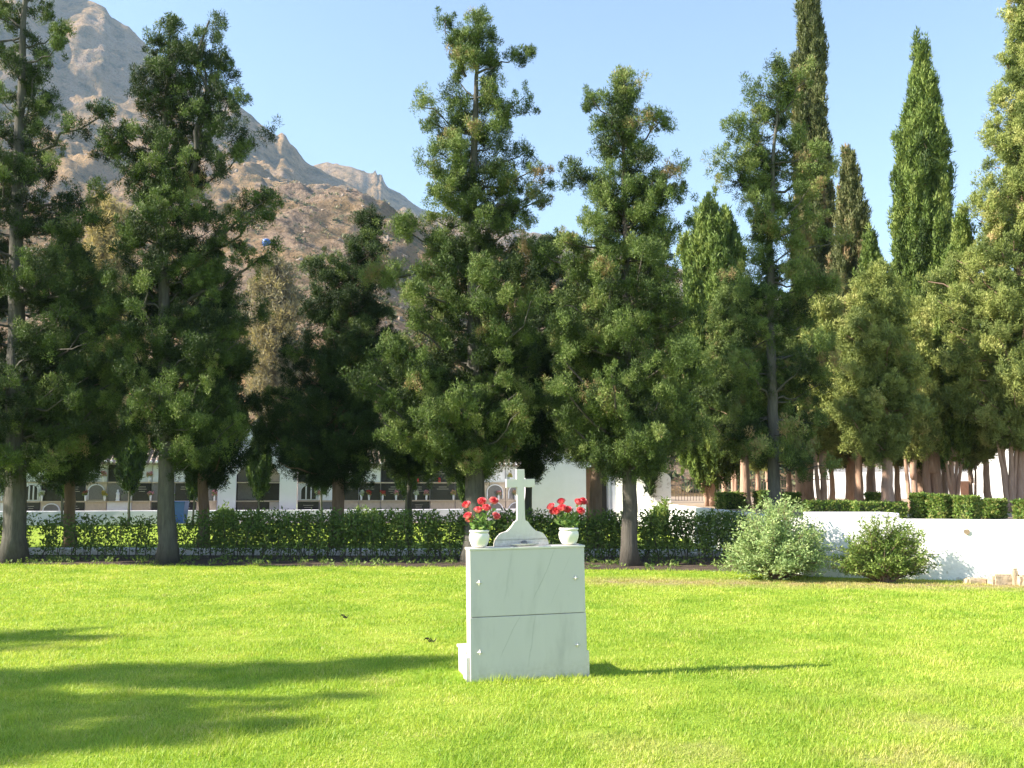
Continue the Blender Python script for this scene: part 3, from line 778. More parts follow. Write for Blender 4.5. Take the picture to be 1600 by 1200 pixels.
c6 = make_tree('cypress_tree', 'huge shaggy olive cypress with fanned stems at the right edge', 25.5, 808,
    [(1582, 808), (1590, 700), (1595, 400), (1602, 100), (1606, -90)], 0.24,
    [(-100, 1598, 1612), (-30, 1588, 1625), (50, 1578, 1635), (130, 1568, 1650), (200, 1548, 1660), (280, 1530, 1670), (350, 1515, 1680), (420, 1495, 1700), (500, 1485, 1710), (580, 1478, 1710), (620, 1492, 1705), (662, 1520, 1680), (688, 1550, 1640)],
    M['cyp_olive'], M['bark_red'], GR, z0=TZ, n_limb=200, seed=201, dens=0.9, tuft=0.18, lsize=0.031, nleaf=88, tint0=0.18,
    extra=[(1592, 120, 1562, 90, 0, 0.8), (1592, 260, 1538, 215, 0, 1.0), (1590, 380, 1516, 330, 0, 1.0), (1590, 480, 1450, 440, 0.2, 1.1), (1590, 520, 1465, 470, -0.4, 1.1)],
    stems=[(-0.1, 0, -0.35, 0, 2.2, 0.06), (-0.05, 0.05, -0.15, 0.1, 2.3, 0.06), (0, 0, 0.1, 0.0, 2.4, 0.07), (0.06, 0.05, 0.35, 0.1, 2.3, 0.06), (0.3, 0.2, 0.5, 0.2, 2.4, 0.14)])
c7 = make_tree('cypress_tree', 'cypress on the thickest double reddish trunk in the grove middle', 27.5, 806,
    [(1458, 806), (1458, 700), (1450, 560), (1440, 500)], 0.21,
    [(480, 1420, 1455), (530, 1400, 1470), (590, 1392, 1482), (650, 1396, 1482), (672, 1405, 1475), (700, 1425, 1465)],
    M['cyp_olive'], M['bark_red'], GR, z0=TZ, n_limb=90, seed=211, dens=1.1, tuft=0.18, lsize=0.031, nleaf=88, tint0=0.3,
    stems=[(-0.12, 0, -0.2, 0, 2.6, 0.11), (0.14, 0.03, 0.12, 0, 2.6, 0.15)])

# trees further back in the grove
g1 = make_tree('cypress_tree', 'cypress with pale twin stems seen between the bare leaning trunk and the slim olive column', 27.0, 802,
    [(1285, 802), (1286, 700), (1288, 600), (1290, 500)], 0.12,
    [(470, 1280, 1300), (520, 1262, 1315), (590, 1250, 1326), (650, 1252, 1324), (675, 1262, 1312), (692, 1275, 1300)],
    M['cyp_olive'], M['bark_red'], GR, z0=TZ, n_limb=100, seed=231, tuft=0.18, lsize=0.042, nleaf=54, tint0=0.35,
    stems=[(-.08, 0, -.22, 0, 2.4, .06), (.06, .03, .10, .1, 2.5, .085)])
g2 = make_tree('cypress_tree', 'cypress on one straight reddish trunk left of the smooth reddish one', 28.5, 800,
    [(1343, 800), (1342, 700), (1341, 600), (1340, 520)], 0.12,
    [(500, 1332, 1352), (550, 1318, 1366), (610, 1306, 1378), (660, 1308, 1376), (678, 1318, 1362), (694, 1330, 1352)],
    M['cyp_olive'], M['bark_red'], GR, z0=TZ, n_limb=90, seed=241, tuft=0.18, lsize=0.042, nleaf=54, tint0=0.25)
back = [(1131, 36, g2, 'cypress at the back left of the grove, by the iron fence'),
        (1148, 40, g1, 'far slim cypress showing left of the thick straight brown trunk'),
        (1185, 37, g2, 'cypress deep in the grove seen just left of the bare leaning trunk'),
        (1199, 42, g1, 'farthest thin trunk showing beside the bare leaning trunk'),
        (1232, 35, g2, 'cypress deep in the grove just right of the bare leaning trunk'),
        (1300, 33, g2, 'reddish trunked cypress rising behind the grey slab of the wall'),
        (1328, 38, g1, 'far twin stemmed cypress directly below the slim olive column'),
        (1365, 37, g2, 'far single trunk cypress standing before the grey far wall'),
        (1402, 29, g2, 'cypress with narrow trunk just right of the smooth reddish one'),
        (1425, 26.5, g1, 'cypress with twin leaning stems before the thick double trunk'),
        (1476, 34, g2, 'cypress half hidden behind the thick double trunk'),
        (1520, 33, g1, 'twin stemmed cypress between the flame shaped one and the fanned stems'),
        (1543, 27.5, g2, 'cypress with one pale trunk left of the fanned stems'),
        (1640, 30, c5, 'olive cypress just beyond the right edge of the picture'),
        (1760, 27, c6, 'shaggy cypress further along the terrace to the right')]
for i, (px, D, src, lab) in enumerate(back):
    copy_tree(src, (gx(px, D), D, TZ), lab, rz=1.3 * i + 0.5, sc=0.85 + 0.1 * math.sin(i * 2.1), group=GR)
# the row goes on past the left edge; more trees stand left of the lawn and shade it
copy_tree(t2, (-14.5, 22.2, 0), 'cypress standing just past the left edge of the picture', 2.0, 1.0, ROW)
copy_tree(t4, (-18.5, 21.8, 0), 'tall cypress second past the left edge of the picture', 1.0, 1.0, ROW)
copy_tree(t5, (-16.8, 25.4, 0), 'cypress behind the hedge past the left edge of the picture', 4.0, 1.0, SEC)
SIDE = 'cypresses along the left side of the lawn'
def shade_tree(src, tip_px, tip_py, h_src, lab, rz, sc=1.0):
    D = GD(tip_py); tipx = P(tip_px, tip_py, D).x
    h = h_src * sc
    L_ = h / math.tan(R(SUN_EL))
    copy_tree(src, (tipx - L_ * math.cos(_a), D - L_ * math.sin(_a), 0), lab, rz, sc, SIDE)
shade_tree(t4, 660, 1044, 12.4, 'tallest cypress at the left side of the lawn, casting the long shadow', 0.6, 0.95)
shade_tree(t6, 250, 1000, 10.6, 'narrower cypress left of the lawn, farther along its side', 2.2, 1.1)
shade_tree(t2, 430, 1118, 12.0, 'twin topped cypress left of the lawn, nearest the viewer', 1.4, 0.85)
shade_tree(t6, 60, 1060, 10.6, 'leaning cypress left of the lawn, between the tallest and the twin topped one', 3.4, 1.0)

# slim young cypresses in front of the burial wall
YG = 'young cypresses lining the burial wall'
yproto = make_tree('young_cypress', 'young slim cypress before the burial wall, leftmost beside the grey trunk', 41.0, 817,
    [(7, 821), (7, 760), (7, 650)], 0.055, [(640, 3, 11), (670, -8, 22), (700, -14, 28), (730, -12, 26), (752, -4, 16)],
    M['cyp_dark'], M['bark_grey'], YG, style='column', n_limb=46, seed=301, tuft=0.15, lsize=0.08, nleaf=22, dens=1.0)
for i, (px, lab) in enumerate([(100, 'young slim cypress half hidden behind the second brown trunk'), (203, 'young slim cypress with thinnest dark trunk below the tiled roof'),
        (303, 'young slim cypress by the blue bin'), (404, 'young slim cypress in front of the gabled vault opening'),
        (506, 'young slim cypress beside the brown trunk of the twisted cypress'), (633, 'young slim cypress before the dark marble niches'),
        (726, 'young slim cypress left of the central thick trunk'), (1017, 'young knotty cypress against the rough white wall'), (-95, 'young slim cypress beyond the left edge')]):
    copy_tree(yproto, (gx(px, 41.5), 41.5 + 0.3 * math.sin(i * 3), 0), lab, i * 1.7, 0.92 + 0.12 * math.sin(i * 1.9))

# pale dry trees at the foot of the hill
dt = make_tree('dry_tree', 'pale yellowish airy tree on the hill foot between the two left cypresses', 75.0, 790,
    [(165, 795), (165, 600), (165, 360)], 0.35, [(310, 155, 180), (350, 135, 205), (420, 125, 220), (500, 120, 230), (570, 130, 225), (640, 150, 200)],
    M['dryleaf'], M['bark_grey'], 'airy dry trees at the foot of the hill', n_limb=110, seed=401, tuft=0.5, lsize=0.15, nleaf=16, dens=0.25, tint0=0.7)
dt2 = make_tree('dry_tree', 'grey brown leafless looking tree on the hill foot left of the twisted cypress', 70.0, 790,
    [(430, 795), (432, 640), (428, 450)], 0.35, [(405, 415, 440), (440, 395, 462), (500, 385, 478), (560, 385, 480), (620, 395, 470), (680, 410, 450)],
    M['dryleaf'], M['bark_grey'], 'airy dry trees at the foot of the hill', n_limb=90, seed=411, tuft=0.5, lsize=0.13, nleaf=14, dens=0.22, tint0=0.1)

# scrub on the hill
rng = np.random.default_rng(77)
n = 9000
uu = rng.uniform(-700, 1900, n); dd = 110 + 520 * rng.random(n) ** 1.3
C = np.array([[(u - 800) / F * d, d, hill_z(u, d)] for u, d in zip(uu, dd)])
rr_ = 0.5 + 1.6 * rng.random(n) ** 2
tri = leaf_tris(rng, C, np.stack([rr_, rr_, rr_ * 0.8], 1), 16, 0.75, radial=0.5, elong=1.2)
o = link_mesh('scrub', tri_mesh('scrub', tri, np.repeat(rng.random(n), 16)), M['scrub'])
tag(o, kind='stuff')
n = 5000
uu = rng.uniform(-700, 1900, n); dd = 190 + 700 * rng.random(n) ** 1.2
vs = []; fs = []
for u, d in zip(uu, dd):
    r_ = (0.25 + 0.9 * rng.random() ** 4) * (0.7 + d / 500.0); c_ = np.array([(u - 800) / F * d, d, hill_z(u, d)]); b_ = len(vs)
    for k in range(6):
        dv = np.array([(1, 0, 0), (-1, 0, 0), (0, 1, 0), (0, -1, 0), (0, 0, 1), (0, 0, -1)][k]) + rng.normal(size=3) * .35
        vs.append(tuple(c_ + dv * r_ * np.array([1, 1, .8])))
    for f_ in ((0, 2, 4), (2, 1, 4), (1, 3, 4), (3, 0, 4), (2, 0, 5), (1, 2, 5), (3, 1, 5), (0, 3, 5)): fs.append(tuple(b_ + q_ for q_ in f_))
me = bpy.data.meshes.new('rocks'); me.from_pydata(vs, [], fs); me.update()
o = link_mesh('rocks', me, simple('grey_rock', (0.24, 0.19, 0.155), 0.95, 0.3, 0.5, 0)); tag(o, kind='stuff')
# blue tank on the hillside
TKD = min(np.arange(130, 420, 2.0), key=lambda d_: abs(hill_z(416, d_) - P(416, 384, d_).z))
p = P(416, 384, TKD); zz_ = hill_z(416, TKD)
e = empty('water_tank', (p.x, TKD, zz_), 'small blue water tank far up on the dry hillside', 'water tank')
q_ = TKD / 300.0
mb = MB(); mb.lathe([(1.2 * q_, -1), (1.3 * q_, 0.3), (1.3 * q_, 1.2 * q_), (1.0 * q_, 1.5 * q_), (0.4 * q_, 1.6 * q_), (0.01, 1.6 * q_)], n=14); mb.build('tank_body', M['blue_plastic'], e, True)
mb = MB(); mb.lathe([(0.35 * q_, 1.58 * q_), (0.35 * q_, 1.75 * q_), (0.01, 1.8 * q_)], n=10); mb.build('lid', M['white'], e)

# ------------------------------------------------------------------ hedge, shrubs
def quads_as_tris(rng, pos, nrm_bias, size, elong=1.7):
    n = len(pos)
    long = unit(rng, n); long[:, 2] = np.abs(long[:, 2]) * 0.7 + 0.1
    long /= np.linalg.norm(long, axis=1, keepdims=True)
    nn = unit(rng, n) + nrm_bias
    side = np.cross(long, nn); side /= np.linalg.norm(side, axis=1, keepdims=True) + 1e-9
    s = (size * (0.6 + 0.7 * rng.random(n)))[:, None]
    a = pos; b = pos + long * s * elong * 0.5 + side * s * 0.38; c = pos + long * s * elong; d = pos + long * s * elong * 0.5 - side * s * 0.38
    return np.concatenate([np.stack([a, b, c], 1), np.stack([a, c, d], 1)])

rng = np.random.default_rng(5)
hp0 = np.array([gx(-500, 22.9), 23.1]); hp1 = np.array([gx(1175, 21.6), 21.4])
HL = float(np.linalg.norm(hp1 - hp0)); hd = (hp1 - hp0) / HL; hn = np.array([-hd[1], hd[0]])
hedge = empty('hedge', (hp0[0], hp0[1], 0), 'long loose dark green hedge between the lawn and the white kerb', 'hedge')
mb = MB(); lp = []; rr = random.Random(8)
s_ = 0.0
while s_ < HL:
    px_here = 800 + F * (hp0[0] + hd[0] * s_) / 22.2
    young = px_here < 330
    nst = 4 if young else 6
    htop = (0.98 + 0.16 * mnoise.noise(Vector((s_ * 0.9, 3, 0)))) if young else 1.10 + 0.05 * mnoise.noise(Vector((s_ * 0.8, 3, 0)))
    for k in range(nst):
        a = np.array([hp0[0] + hd[0] * s_ + rr.uniform(-.1, .1), hp0[1] + hd[1] * s_ + rr.uniform(-.12, .12), 0.0])
        lean = np.array([rr.uniform(-.28, .28), rr.uniform(-.25, .25), htop * rr.uniform(0.8, 1.0)])
        cv = limb_curve(a, a + lean, 5, 0, rng, 0.04)
        mb.tube([tuple(q_ - np.array([hp0[0], hp0[1], 0])) for q_ in cv], [0.009 * (1 - 0.12 * i) for i in range(5)], 4, cap=False)
        nl = 100 if young else 150
        tt = 0.17 + 0.83 * rng.random(nl) ** (0.85 if young else 0.75)
        c = sample_curve(cv, np.clip(tt, 0, 0.999)) + rng.normal(size=(nl, 3)) * np.array([0.10, 0.10, 0.06])
        c[:, 2] = np.minimum(c[:, 2], htop + rng.normal(size=nl) * 0.025)
        lp.append(c)
    s_ += 0.30 if not young else 0.36
lp = np.concatenate(lp); lp[:, 2] = np.maximum(lp[:, 2], 0.05)
lp[:, 0] -= hp0[0]; lp[:, 1] -= hp0[1]
tri = quads_as_tris(rng, lp, np.array([0, 0, 0.4]), 0.050)
tn = rng.random(len(lp)) * 0.55
link_mesh('leaves', tri_mesh('leaves', tri, np.concatenate([tn, tn])), M['hedge'], hedge)
mb.build('stems', M['bark_dark'], hedge)
# low sprouts and litter on the soil bed
lp2 = []
for i in range(420):
    x = rng.uniform(-12, 5.0); y = rng.uniform(edge(x) + 0.25, 23.0)
    lp2.append(np.array([x, y, 0.01]) + rng.normal(size=(9, 3)) * np.array([0.05, 0.05, 0.03]))
lp2 = np.concatenate(lp2); lp2[:, 2] = np.abs(lp2[:, 2]) + 0.005
tri = quads_as_tris(rng, lp2, np.array([0, 0, 0.4]), 0.045)
o = link_mesh('ground_cover', tri_mesh('ground_cover', tri, rng.random(len(tri))), M['hedge']); tag(o, kind='stuff')

def shrub(name, label, loc, rx, ry, h, mat, seed, nst=220, leaf=0.03, nl=60, droop=0.0, upright=0.3, spread=0.05, elong=2.0):
    rng = np.random.default_rng(seed)
    root = empty(name, loc, label, 'shrub')
    mb = MB(); lp = []
    for i in range(nst):
        ph = rng.uniform(0, 2 * math.pi); el = math.acos(rng.uniform(upright * 0.2, 1.0))
        k = rng.uniform(0.62, 1.12)
        e = np.array([math.cos(ph) * math.sin(el) * rx, math.sin(ph) * math.sin(el) * ry, h * (0.06 + 0.94 * math.cos(el))]) * k
        s0 = np.array([rng.uniform(-.12, .12), rng.uniform(-.12, .12), 0])
        cv = limb_curve(s0, e, 6, -0.10 + droop, rng, 0.02)
        mb.tube([tuple(q_) for q_ in cv], [0.011, 0.009, 0.007, 0.005, 0.004, 0.002], 4, cap=False)
        tt = 0.35 + 0.65 * rng.random(nl) ** 0.7
        c = sample_curve(cv, np.clip(tt, 0, 0.999)) + rng.normal(size=(nl, 3)) * spread
        c[:, 2] = np.maximum(c[:, 2], 0.02)
        lp.append(c)
    lp = np.concatenate(lp)
    tri = quads_as_tris(rng, lp, np.array([-0.2, 0, 0.4]), leaf, elong)
    tn = np.clip(np.repeat(rng.random(nst), nl) * 0.5 + rng.random(len(lp)) * 0.5, 0, 1)
    link_mesh('foliage', tri_mesh('foliage', tri, np.concatenate([tn, tn])), mat, root)
    mb.build('stems', M['bark_brown'], root)
    return root
D_ = 17.6
shrub('shrub', 'large airy pale grey-green shrub beside the end of the white wall', (gx(1213, D_), D_, 0), 0.98, 0.85, 1.36, M['grey_shrub'], 61, 300, 0.030, 90)
shrub('shrub', 'spiky olive green rosemary bush growing against the white wall', (gx(1378, 17.0), 17.05, 0), 0.92, 0.42, 1.08, M['rosemary'], 62, 260, 0.026, 80, droop=0.03, upright=0.5, spread=0.028, elong=2.4)
D_ = 38
shrub('shrub', 'low rounded dark bush behind the hedge right of the twisted cypress', (gx(572, 30), 30, 0), 0.75, 0.6, 0.98, M['hedge'], 63, 120, 0.06, 60, elong=1.6)
shrub('shrub', 'small palm green bush at the foot of the rough white wall', (gx(1036, 34), 34, 0), 0.55, 0.5, 1.15, M['rosemary'], 64, 90, 0.06, 40, elong=3)
shrub('shrub', 'small leafy bush growing behind the hedge in front of the gabled vault', (gx(352, 38), 38, 0), 0.5, 0.4, 0.95, M['hedge'], 65, 70, 0.07, 40, elong=1.8)

# clipped hedge blocks of the terrace
CH = 'clipped hedge blocks on the terrace'
def clipped(px0, px1, py_top, D, depth, lab, rz=R(33), seed=0, mat='clip'):
    rng = np.random.default_rng(seed + 500)
    wd = (px1 - px0) / F * D; zt = P(0, py_top, D).z; h = zt - TZ
    sx = wd / (math.cos(rz) + math.sin(rz) * depth) ; sy = sx * depth
    c = empty('clipped_hedge', (gx((px0 + px1) / 2, D), D, TZ), lab, 'hedge', CH, rot=(0, 0, rz))
    nl = int(2600 * max(1.0, sx * h / 0.3)); nl = min(nl, 7000)
    p = rng.random((nl, 3)) - 0.5
    ax = rng.integers(0, 3, nl); sgn = np.where(rng.random(nl) < 0.5, -0.5, 0.5)
    sgn = np.where(ax == 2, 0.5, sgn)
    p[np.arange(nl), ax] = sgn * (1 - 0.10 * rng.random(nl))
    pts = p * np.array([sx, sy, h]) + np.array([0, 0, h / 2]) + rng.normal(size=(nl, 3)) * 0.012
    pts[:, 2] = np.maximum(pts[:, 2], 0.01)
    bias = np.zeros((nl, 3)); bias[np.arange(nl), ax] = np.sign(sgn) * 1.2
    tri = quads_as_tris(rng, pts, bias, 0.045, 1.5)
    tn = rng.random(nl)
    link_mesh('foliage', tri_mesh('foliage', tri, np.concatenate([tn, tn])), M[mat], c)
    mb = MB(); mb.box(-sx * .42, sx * .42, -sy * .42, sy * .42, 0, h * 0.93, bev=0.03); mb.build('twig_core', M['twigs'], c)
    return c
M['twigs'] = simple('dense_hedge_inside', (0.05, 0.07, 0.025), 0.95, 0.5, 20, 0.8, 0.03, 40)
clipped(1490, 1530, 778, 19.5, 0.9, 'clipped cube hedge right of the thick double trunk, brightest green', seed=1)
clipped(1450, 1486, 776, 19.8, 0.9, 'clipped hedge block wrapped round the pale stem foot', seed=2)
clipped(1422, 1452, 774, 20.2, 0.9, 'clipped hedge block left of the thick double trunk', seed=3)
clipped(1352, 1384, 772, 27.0, 0.9, 'clipped hedge block behind the smooth reddish trunk', seed=4)
clipped(1534, 1570, 783, 20.0, 0.9, 'clipped hedge block left of the fanned stems', seed=5)
clipped(1583, 1625, 784, 19.4, 0.9, 'clipped hedge block right of the fanned stems', seed=6)
clipped(1116, 1165, 771, 29.0, 0.5, 'tall clipped hedge block near the iron fence', seed=7)
clipped(1178, 1206, 769, 29.5, 0.9, 'clipped hedge block left of the bare leaning trunk', seed=8)
clipped(1222, 1250, 772, 27.5, 0.9, 'clipped hedge block right of the bare leaning trunk', seed=9)
clipped(1256, 1330, 785, 20.2, 0.35, 'long low clipped hedge behind the grey slab of the wall, left part', rz=R(4), seed=10)
clipped(1330, 1412, 787, 20.0, 0.3, 'long low clipped hedge behind the grey slab of the wall, right part', rz=R(4), seed=11)

# ------------------------------------------------------------------ white wall on the right
root = empty('white_wall', (a0.x, a0.y, 0), 'rough whitewashed retaining wall at the right back of the lawn', 'wall')
o = wbox('wall_body', (0, 0), (wdir.x * 26, wdir.y * 26), 0.32, -0.1, 1.05, M['white'], root, seg=90, jit=0.012, seed=5)
side = wbox('return_wall', (-0.02, 30), (-0.02, 0.05), 0.30, -0.1, 1.02, M['white'], root, seg=40, seed=6)
mb = MB()
bx = P(1278, 812, 18.5); bx2 = P(1416, 812, 18.2)
mb.box(bx.x - a0.x, bx2.x - a0.x, 0.45, 1.4, TZ - 0.03, 1.13, bev=0.02)
mb.build('raised_slab', M['white_smooth'], root)
# patch where the render has come off
pp = Vector((a0.x, a0.y, 0)); 
def wall_pt(px, py):
    # intersection of the ray with the wall face
    r = P(px, py, 1.0) - Vector((0, 0, EYE)); nrm = Vector((-wdir.y, wdir.x, 0))
    t_ = (pp.dot(nrm)) / (Vector((r.x, 1.0, 0)).dot(nrm))
    return Vector((r.x * t_, t_, EYE + r.z * t_))
q0 = wall_pt(1511, 831) - pp
bm = bmesh.new()
rr = random.Random(4); ring = []
for i in range(14):
    a = 2 * math.pi * i / 14; r_ = 0.052 * rr.uniform(0.75, 1.15)
    ring.append(bm.verts.new((q0.x + wdir.x * r_ * math.cos(a) + wdir.y * 0.02, q0.y + wdir.y * r_ * math.cos(a) - 0.022, q0.z + r_ * 1.1 * math.sin(a))))
bm.faces.new(ring)
bmesh.ops.solidify(bm, geom=bm.faces[:], thickness=0.01)
me = bpy.data.meshes.new('bare_patch'); bm.to_mesh(me); bm.free()
link_mesh('bare_patch', me, M['stone'], root)

# stones at the wall foot
def stone(lab, px0, px1, py0, py1, D, seed, dep=0.25):
    pa = P(px0, py1, D); pb = P(px1, py0, D)
    bm = bmesh.new(); bmesh.ops.create_cube(bm, size=1)
    bmesh.ops.bevel(bm, geom=bm.edges[:], offset=0.12, segments=2, affect='EDGES')
    bmesh.ops.subdivide_edges(bm, edges=bm.edges[:], cuts=2, use_grid_fill=True)
    wd = pb.x - pa.x; ht = max(pb.z, 0.05) + 0.03
    for v in bm.verts:
        q_ = mnoise.noise_vector(v.co * 3 + Vector((seed, 0, 0))) * 0.05
        v.co = Vector(((v.co.x + q_.x) * wd, (v.co.y + q_.y) * dep, (v.co.z + 0.5 + q_.z) * ht - 0.03))
    me = bpy.data.meshes.new('stone_block'); bm.to_mesh(me); bm.free()
    o = link_mesh('stone_block', me, M['stone']); o.location = ((pa.x + pb.x) / 2, D, 0)
    tag(o, lab, 'stone', 'sandstone blocks lying at the wall foot')
stone('long flat sandstone block lying at the wall foot', 1547, 1581, 897, 909, 16.6, 1)
stone('small upright sandstone block between two flat ones', 1581, 1588, 888, 909, 16.5, 2, 0.12)
stone('flat sandstone block at the right edge by the wall', 1589, 1630, 898, 910, 16.45, 3)
stone('dark low stone half buried at the wall foot', 1508, 1540, 903, 908, 16.8, 4, 0.2)

# ------------------------------------------------------------------ burial wall, vault, chapel
ND = 46.0
LA = R(12.5)                        # the burial wall line is turned a little away from the sun
XP = gx(400, ND)
def nx(px, D=ND):
    u = (px - 800) / F; t_ = math.tan(LA)
    return (u * (D - t_ * XP) / (1 - u * t_) - XP) / math.cos(LA)
def W(s, D=ND): return Vector((XP + s * math.cos(LA), D + s * math.sin(LA), 0))
def nz(py, D=ND): return P(0, py, D).z
Zr = [0.0, nz(783), nz(754), nz(726)]
def arch_poly(x0, x1, z0, z1, rise, n=12):
    xm = (x0 + x1) / 2; w_ = (x1 - x0) / 2
    pts = [(x0, z0), (x1, z0)]
    for i in range(n + 1):
        a = math.pi * i / n
        pts.append((xm + w_ * math.cos(a), z1 - rise + rise * math.sin(a)))
    return pts
def niche_block(label, cols, plan, group='burial wall blocks'):
    x0 = nx(cols[0]); x1 = nx(cols[-1])
    root = empty('niche_wall', W((x0 + x1) / 2), label, 'burial wall', group, rot=(0, 0, LA))
    ox = (x0 + x1) / 2
    mb = MB(); mb.box(x0 - ox, x1 - ox, 0.12, 2.6, 0, Zr[3] + 0.05)
    mb.build('wall', M['white_smooth'], root)
    sh = MB()
    for z in Zr[1:3]:
        sh.box(x0 - ox, x1 - ox, -0.03, 0.117, z - 0.028, z + 0.028)
    sh.build('shelf', M['beige'], root)
    for r_ in range(3):
        za = Zr[r_] + (0.032 if r_ else 0.0); zb = Zr[r_ + 1] - 0.032
        for c in range(len(cols) - 1):
            k = plan[r_][c] if c < len(plan[r_]) else 'W'
            xa = nx(cols[c]) - ox + 0.02; xb = nx(cols[c + 1]) - ox - 0.02
            mat = {'K': 'black', 'W': 'lightm', 'B': 'beige', 'G': 'greym', 'A': 'beige', 'L': 'lightm'}[k]
            mb = MB(); mb.box(xa, xb, 0.03 + 0.002 * (c % 2), 0.118, za, zb, bev=0.008)
            f = mb.build('niche_front', M[mat], root)
            if k in 'AL':
                w_ = xb - xa
                mb = MB(); mb.prism(arch_poly(xa + w_ * .12, xb - w_ * .12, za + .05, zb - .06, w_ * .33), 0.010, 0.0295)
                a = mb.build('arch', M['greym' if k == 'A' else 'black'], f)
                # slim pale arch rim and columns
                mb = MB()
                ap = arch_poly(xa + w_ * .12, xb - w_ * .12, za + .05, zb - .06, w_ * .33)[1:]
                mb.tube([(q_[0], -0.0, q_[1]) for q_ in ap] + [(xa + w_ * .12, 0, za + .05)], [0.028] * (len(ap) + 1), 6)
                mb.build('rim', M['lightm'], f)
                if k == 'L':
                    mb = MB()
                    for q_ in (0.38, 0.62): mb.tube([(xa + w_ * q_, -0.01, za + .05), (xa + w_ * q_, -0.01, zb - .12)], [0.03, 0.03], 6)
                    mb.build('column', M['lightm'], f)
            elif k == 'K':
                mb = MB()
                rq = random.Random(c * 7 + r_)
                w_ = xb - xa
                for li in range(rq.choice([2, 3, 4])):
                    zq = zb - 0.18 - li * 0.10; l_ = w_ * rq.uniform(.25, .55)
                    mb.box((xa + xb) / 2 - l_ / 2, (xa + xb) / 2 + l_ / 2, 0.022, 0.0275, zq, zq + 0.018)
                mb.build('engraved_line', M['gold'], f)
    # tiled roof: corrugated sheet sloping back
    npx = int((x1 - x0) / 0.24) * 8
    vs = []; fs = []
    ys = [(-0.35, Zr[3] + 0.08), (0.3, Zr[3] + 0.34), (1.3, Zr[3] + 0.74), (1.32, Zr[3] + 0.62), (-0.33, Zr[3] + 0.0)]
    for i in range(npx + 1):
        x = x0 - ox + (x1 - x0) * i / npx
        w_ = 0.055 * math.cos(2 * math.pi * i / 8)
        for jj, (yy, z_) in enumerate(ys):
            vs.append((x, yy, z_ + w_ * (1 if jj < 3 else 0.9)))
    m5 = len(ys)
    for i in range(npx):
        for jj in range(m5):
            j2 = (jj + 1) % m5
            fs.append((i * m5 + jj, (i + 1) * m5 + jj, (i + 1) * m5 + j2, i * m5 + j2))
    me = bpy.data.meshes.new('roof'); me.from_pydata(vs, [], fs); me.update()
    rf = link_mesh('roof', me, M['tiles'], root)
    mb = MB()   # pale mortar plugs at the tile ends
    i = 0
    while x0 - ox + 0.24 * i + 0.12 < x1 - ox:
        xc = x0 - ox + (x1 - x0) / (npx / 8) * i
        mb.tube([(xc, -0.365, Zr[3] + 0.085), (xc, -0.30, Zr[3] + 0.105)], [0.062, 0.062], 8); i += 1
    mb.build('tile_end', M['lightm'], rf)
    return root
niche_block('left burial wall with tiled roof and three rows of marble fronted niches',
    [-145, -110, -75, -35, 5, 39, 68, 103, 137, 171, 210, 240, 276, 310, 342],
    ['BKWBWKAKBWBKKB', 'BKKWKLKKAGKGKG', 'WBWKWWWWWKWWWG'])
niche_block('central burial wall with black and white niche fronts and red candles',
    [467, 501, 536, 562, 596, 638, 673, 712, 757, 790, 826],
    ['KGBBBKBBAA', 'LWKKKKKKAA', 'KKWWKKKGWW'])
# white gabled vault between the two
V0, V1 = nx(343, 45.2), nx(466, 45.2)
root = empty('gabled_vault', W((V0 + V1) / 2, 45.2), 'white gabled vault with wide pointed opening between the burial walls', 'vault', rot=(0, 0, LA))
ox = (V0 + V1) / 2; hw = (V1 - V0) / 2; pil = nx(371, 45.2) - V0; zp = nz(742, 45.2); zt = nz(715, 45.2); zpk = nz(655, 45.2)
mb = MB()
op = hw - pil
mb.prism([(-hw, 0), (-op, 0), (-op, zp), (-op * .45, zt), (op * .45, zt), (op, zp), (op, 0), (hw, 0), (hw, zt + 0.25), (0, zpk), (-hw, zt + 0.25)], 0, 0.45)
mb.build('facade', M['white_smooth'], root)
mb = MB(); mb.box(-op - .05, op + .05, 1.0, 1.2, 0, zt); mb.build('back_wall', M['door_dark'], root)
mb = MB()
for zq in (Zr[1], Zr[2]): mb.box(-op, op, 0.5, 0.98, zq - .03, zq + .03)
mb.build('shelf', M['beige'], root)
for i, (xa, xb, za, zb, mt) in enumerate([(-op + .03, -.03, 0.05, Zr[1] - .05, 'greym'), (.03, op * .5, .05, Zr[1] - .05, 'black'), (op * .5 + .03, op - .03, .05, Zr[1] - .05, 'lightm'),
                                          (-op + .03, -.03, Zr[1] + .05, Zr[2] - .05, 'greym'), (.03, op - .03, Zr[1] + .05, Zr[2] - .05, 'black'), (-op + .03, -.03, Zr[2] + .05, zt - .05, 'greym'), (.03, op - .03, Zr[2] + .05, zt - .05, 'beige')]):
    mb = MB(); mb.box(xa, xb, 0.9, 0.99, za, zb, bev=0.008); mb.build('niche_front', M[mt], root)
mb = MB()
mb.prism([(-hw - .12, zt + .18), (0, zpk - .03), (hw + .12, zt + .18), (hw + .12, zt + .28), (0, zpk + .10), (-hw - .12, zt + .28)], -0.12, 2.6)
mb.build('roof', M['tiles'], root)

# low white wall in front
lw = wbox('low_wall', tuple(W(nx(-300, 44.5), 44.5))[:2], tuple(W(nx(826, 44.5), 44.5))[:2], 0.25, -0.05, nz(797, 44.5), M['white_smooth'], seg=60, jit=0.006, seed=9)
tag(lw, 'long low white wall running in front of the burial niches', 'wall')

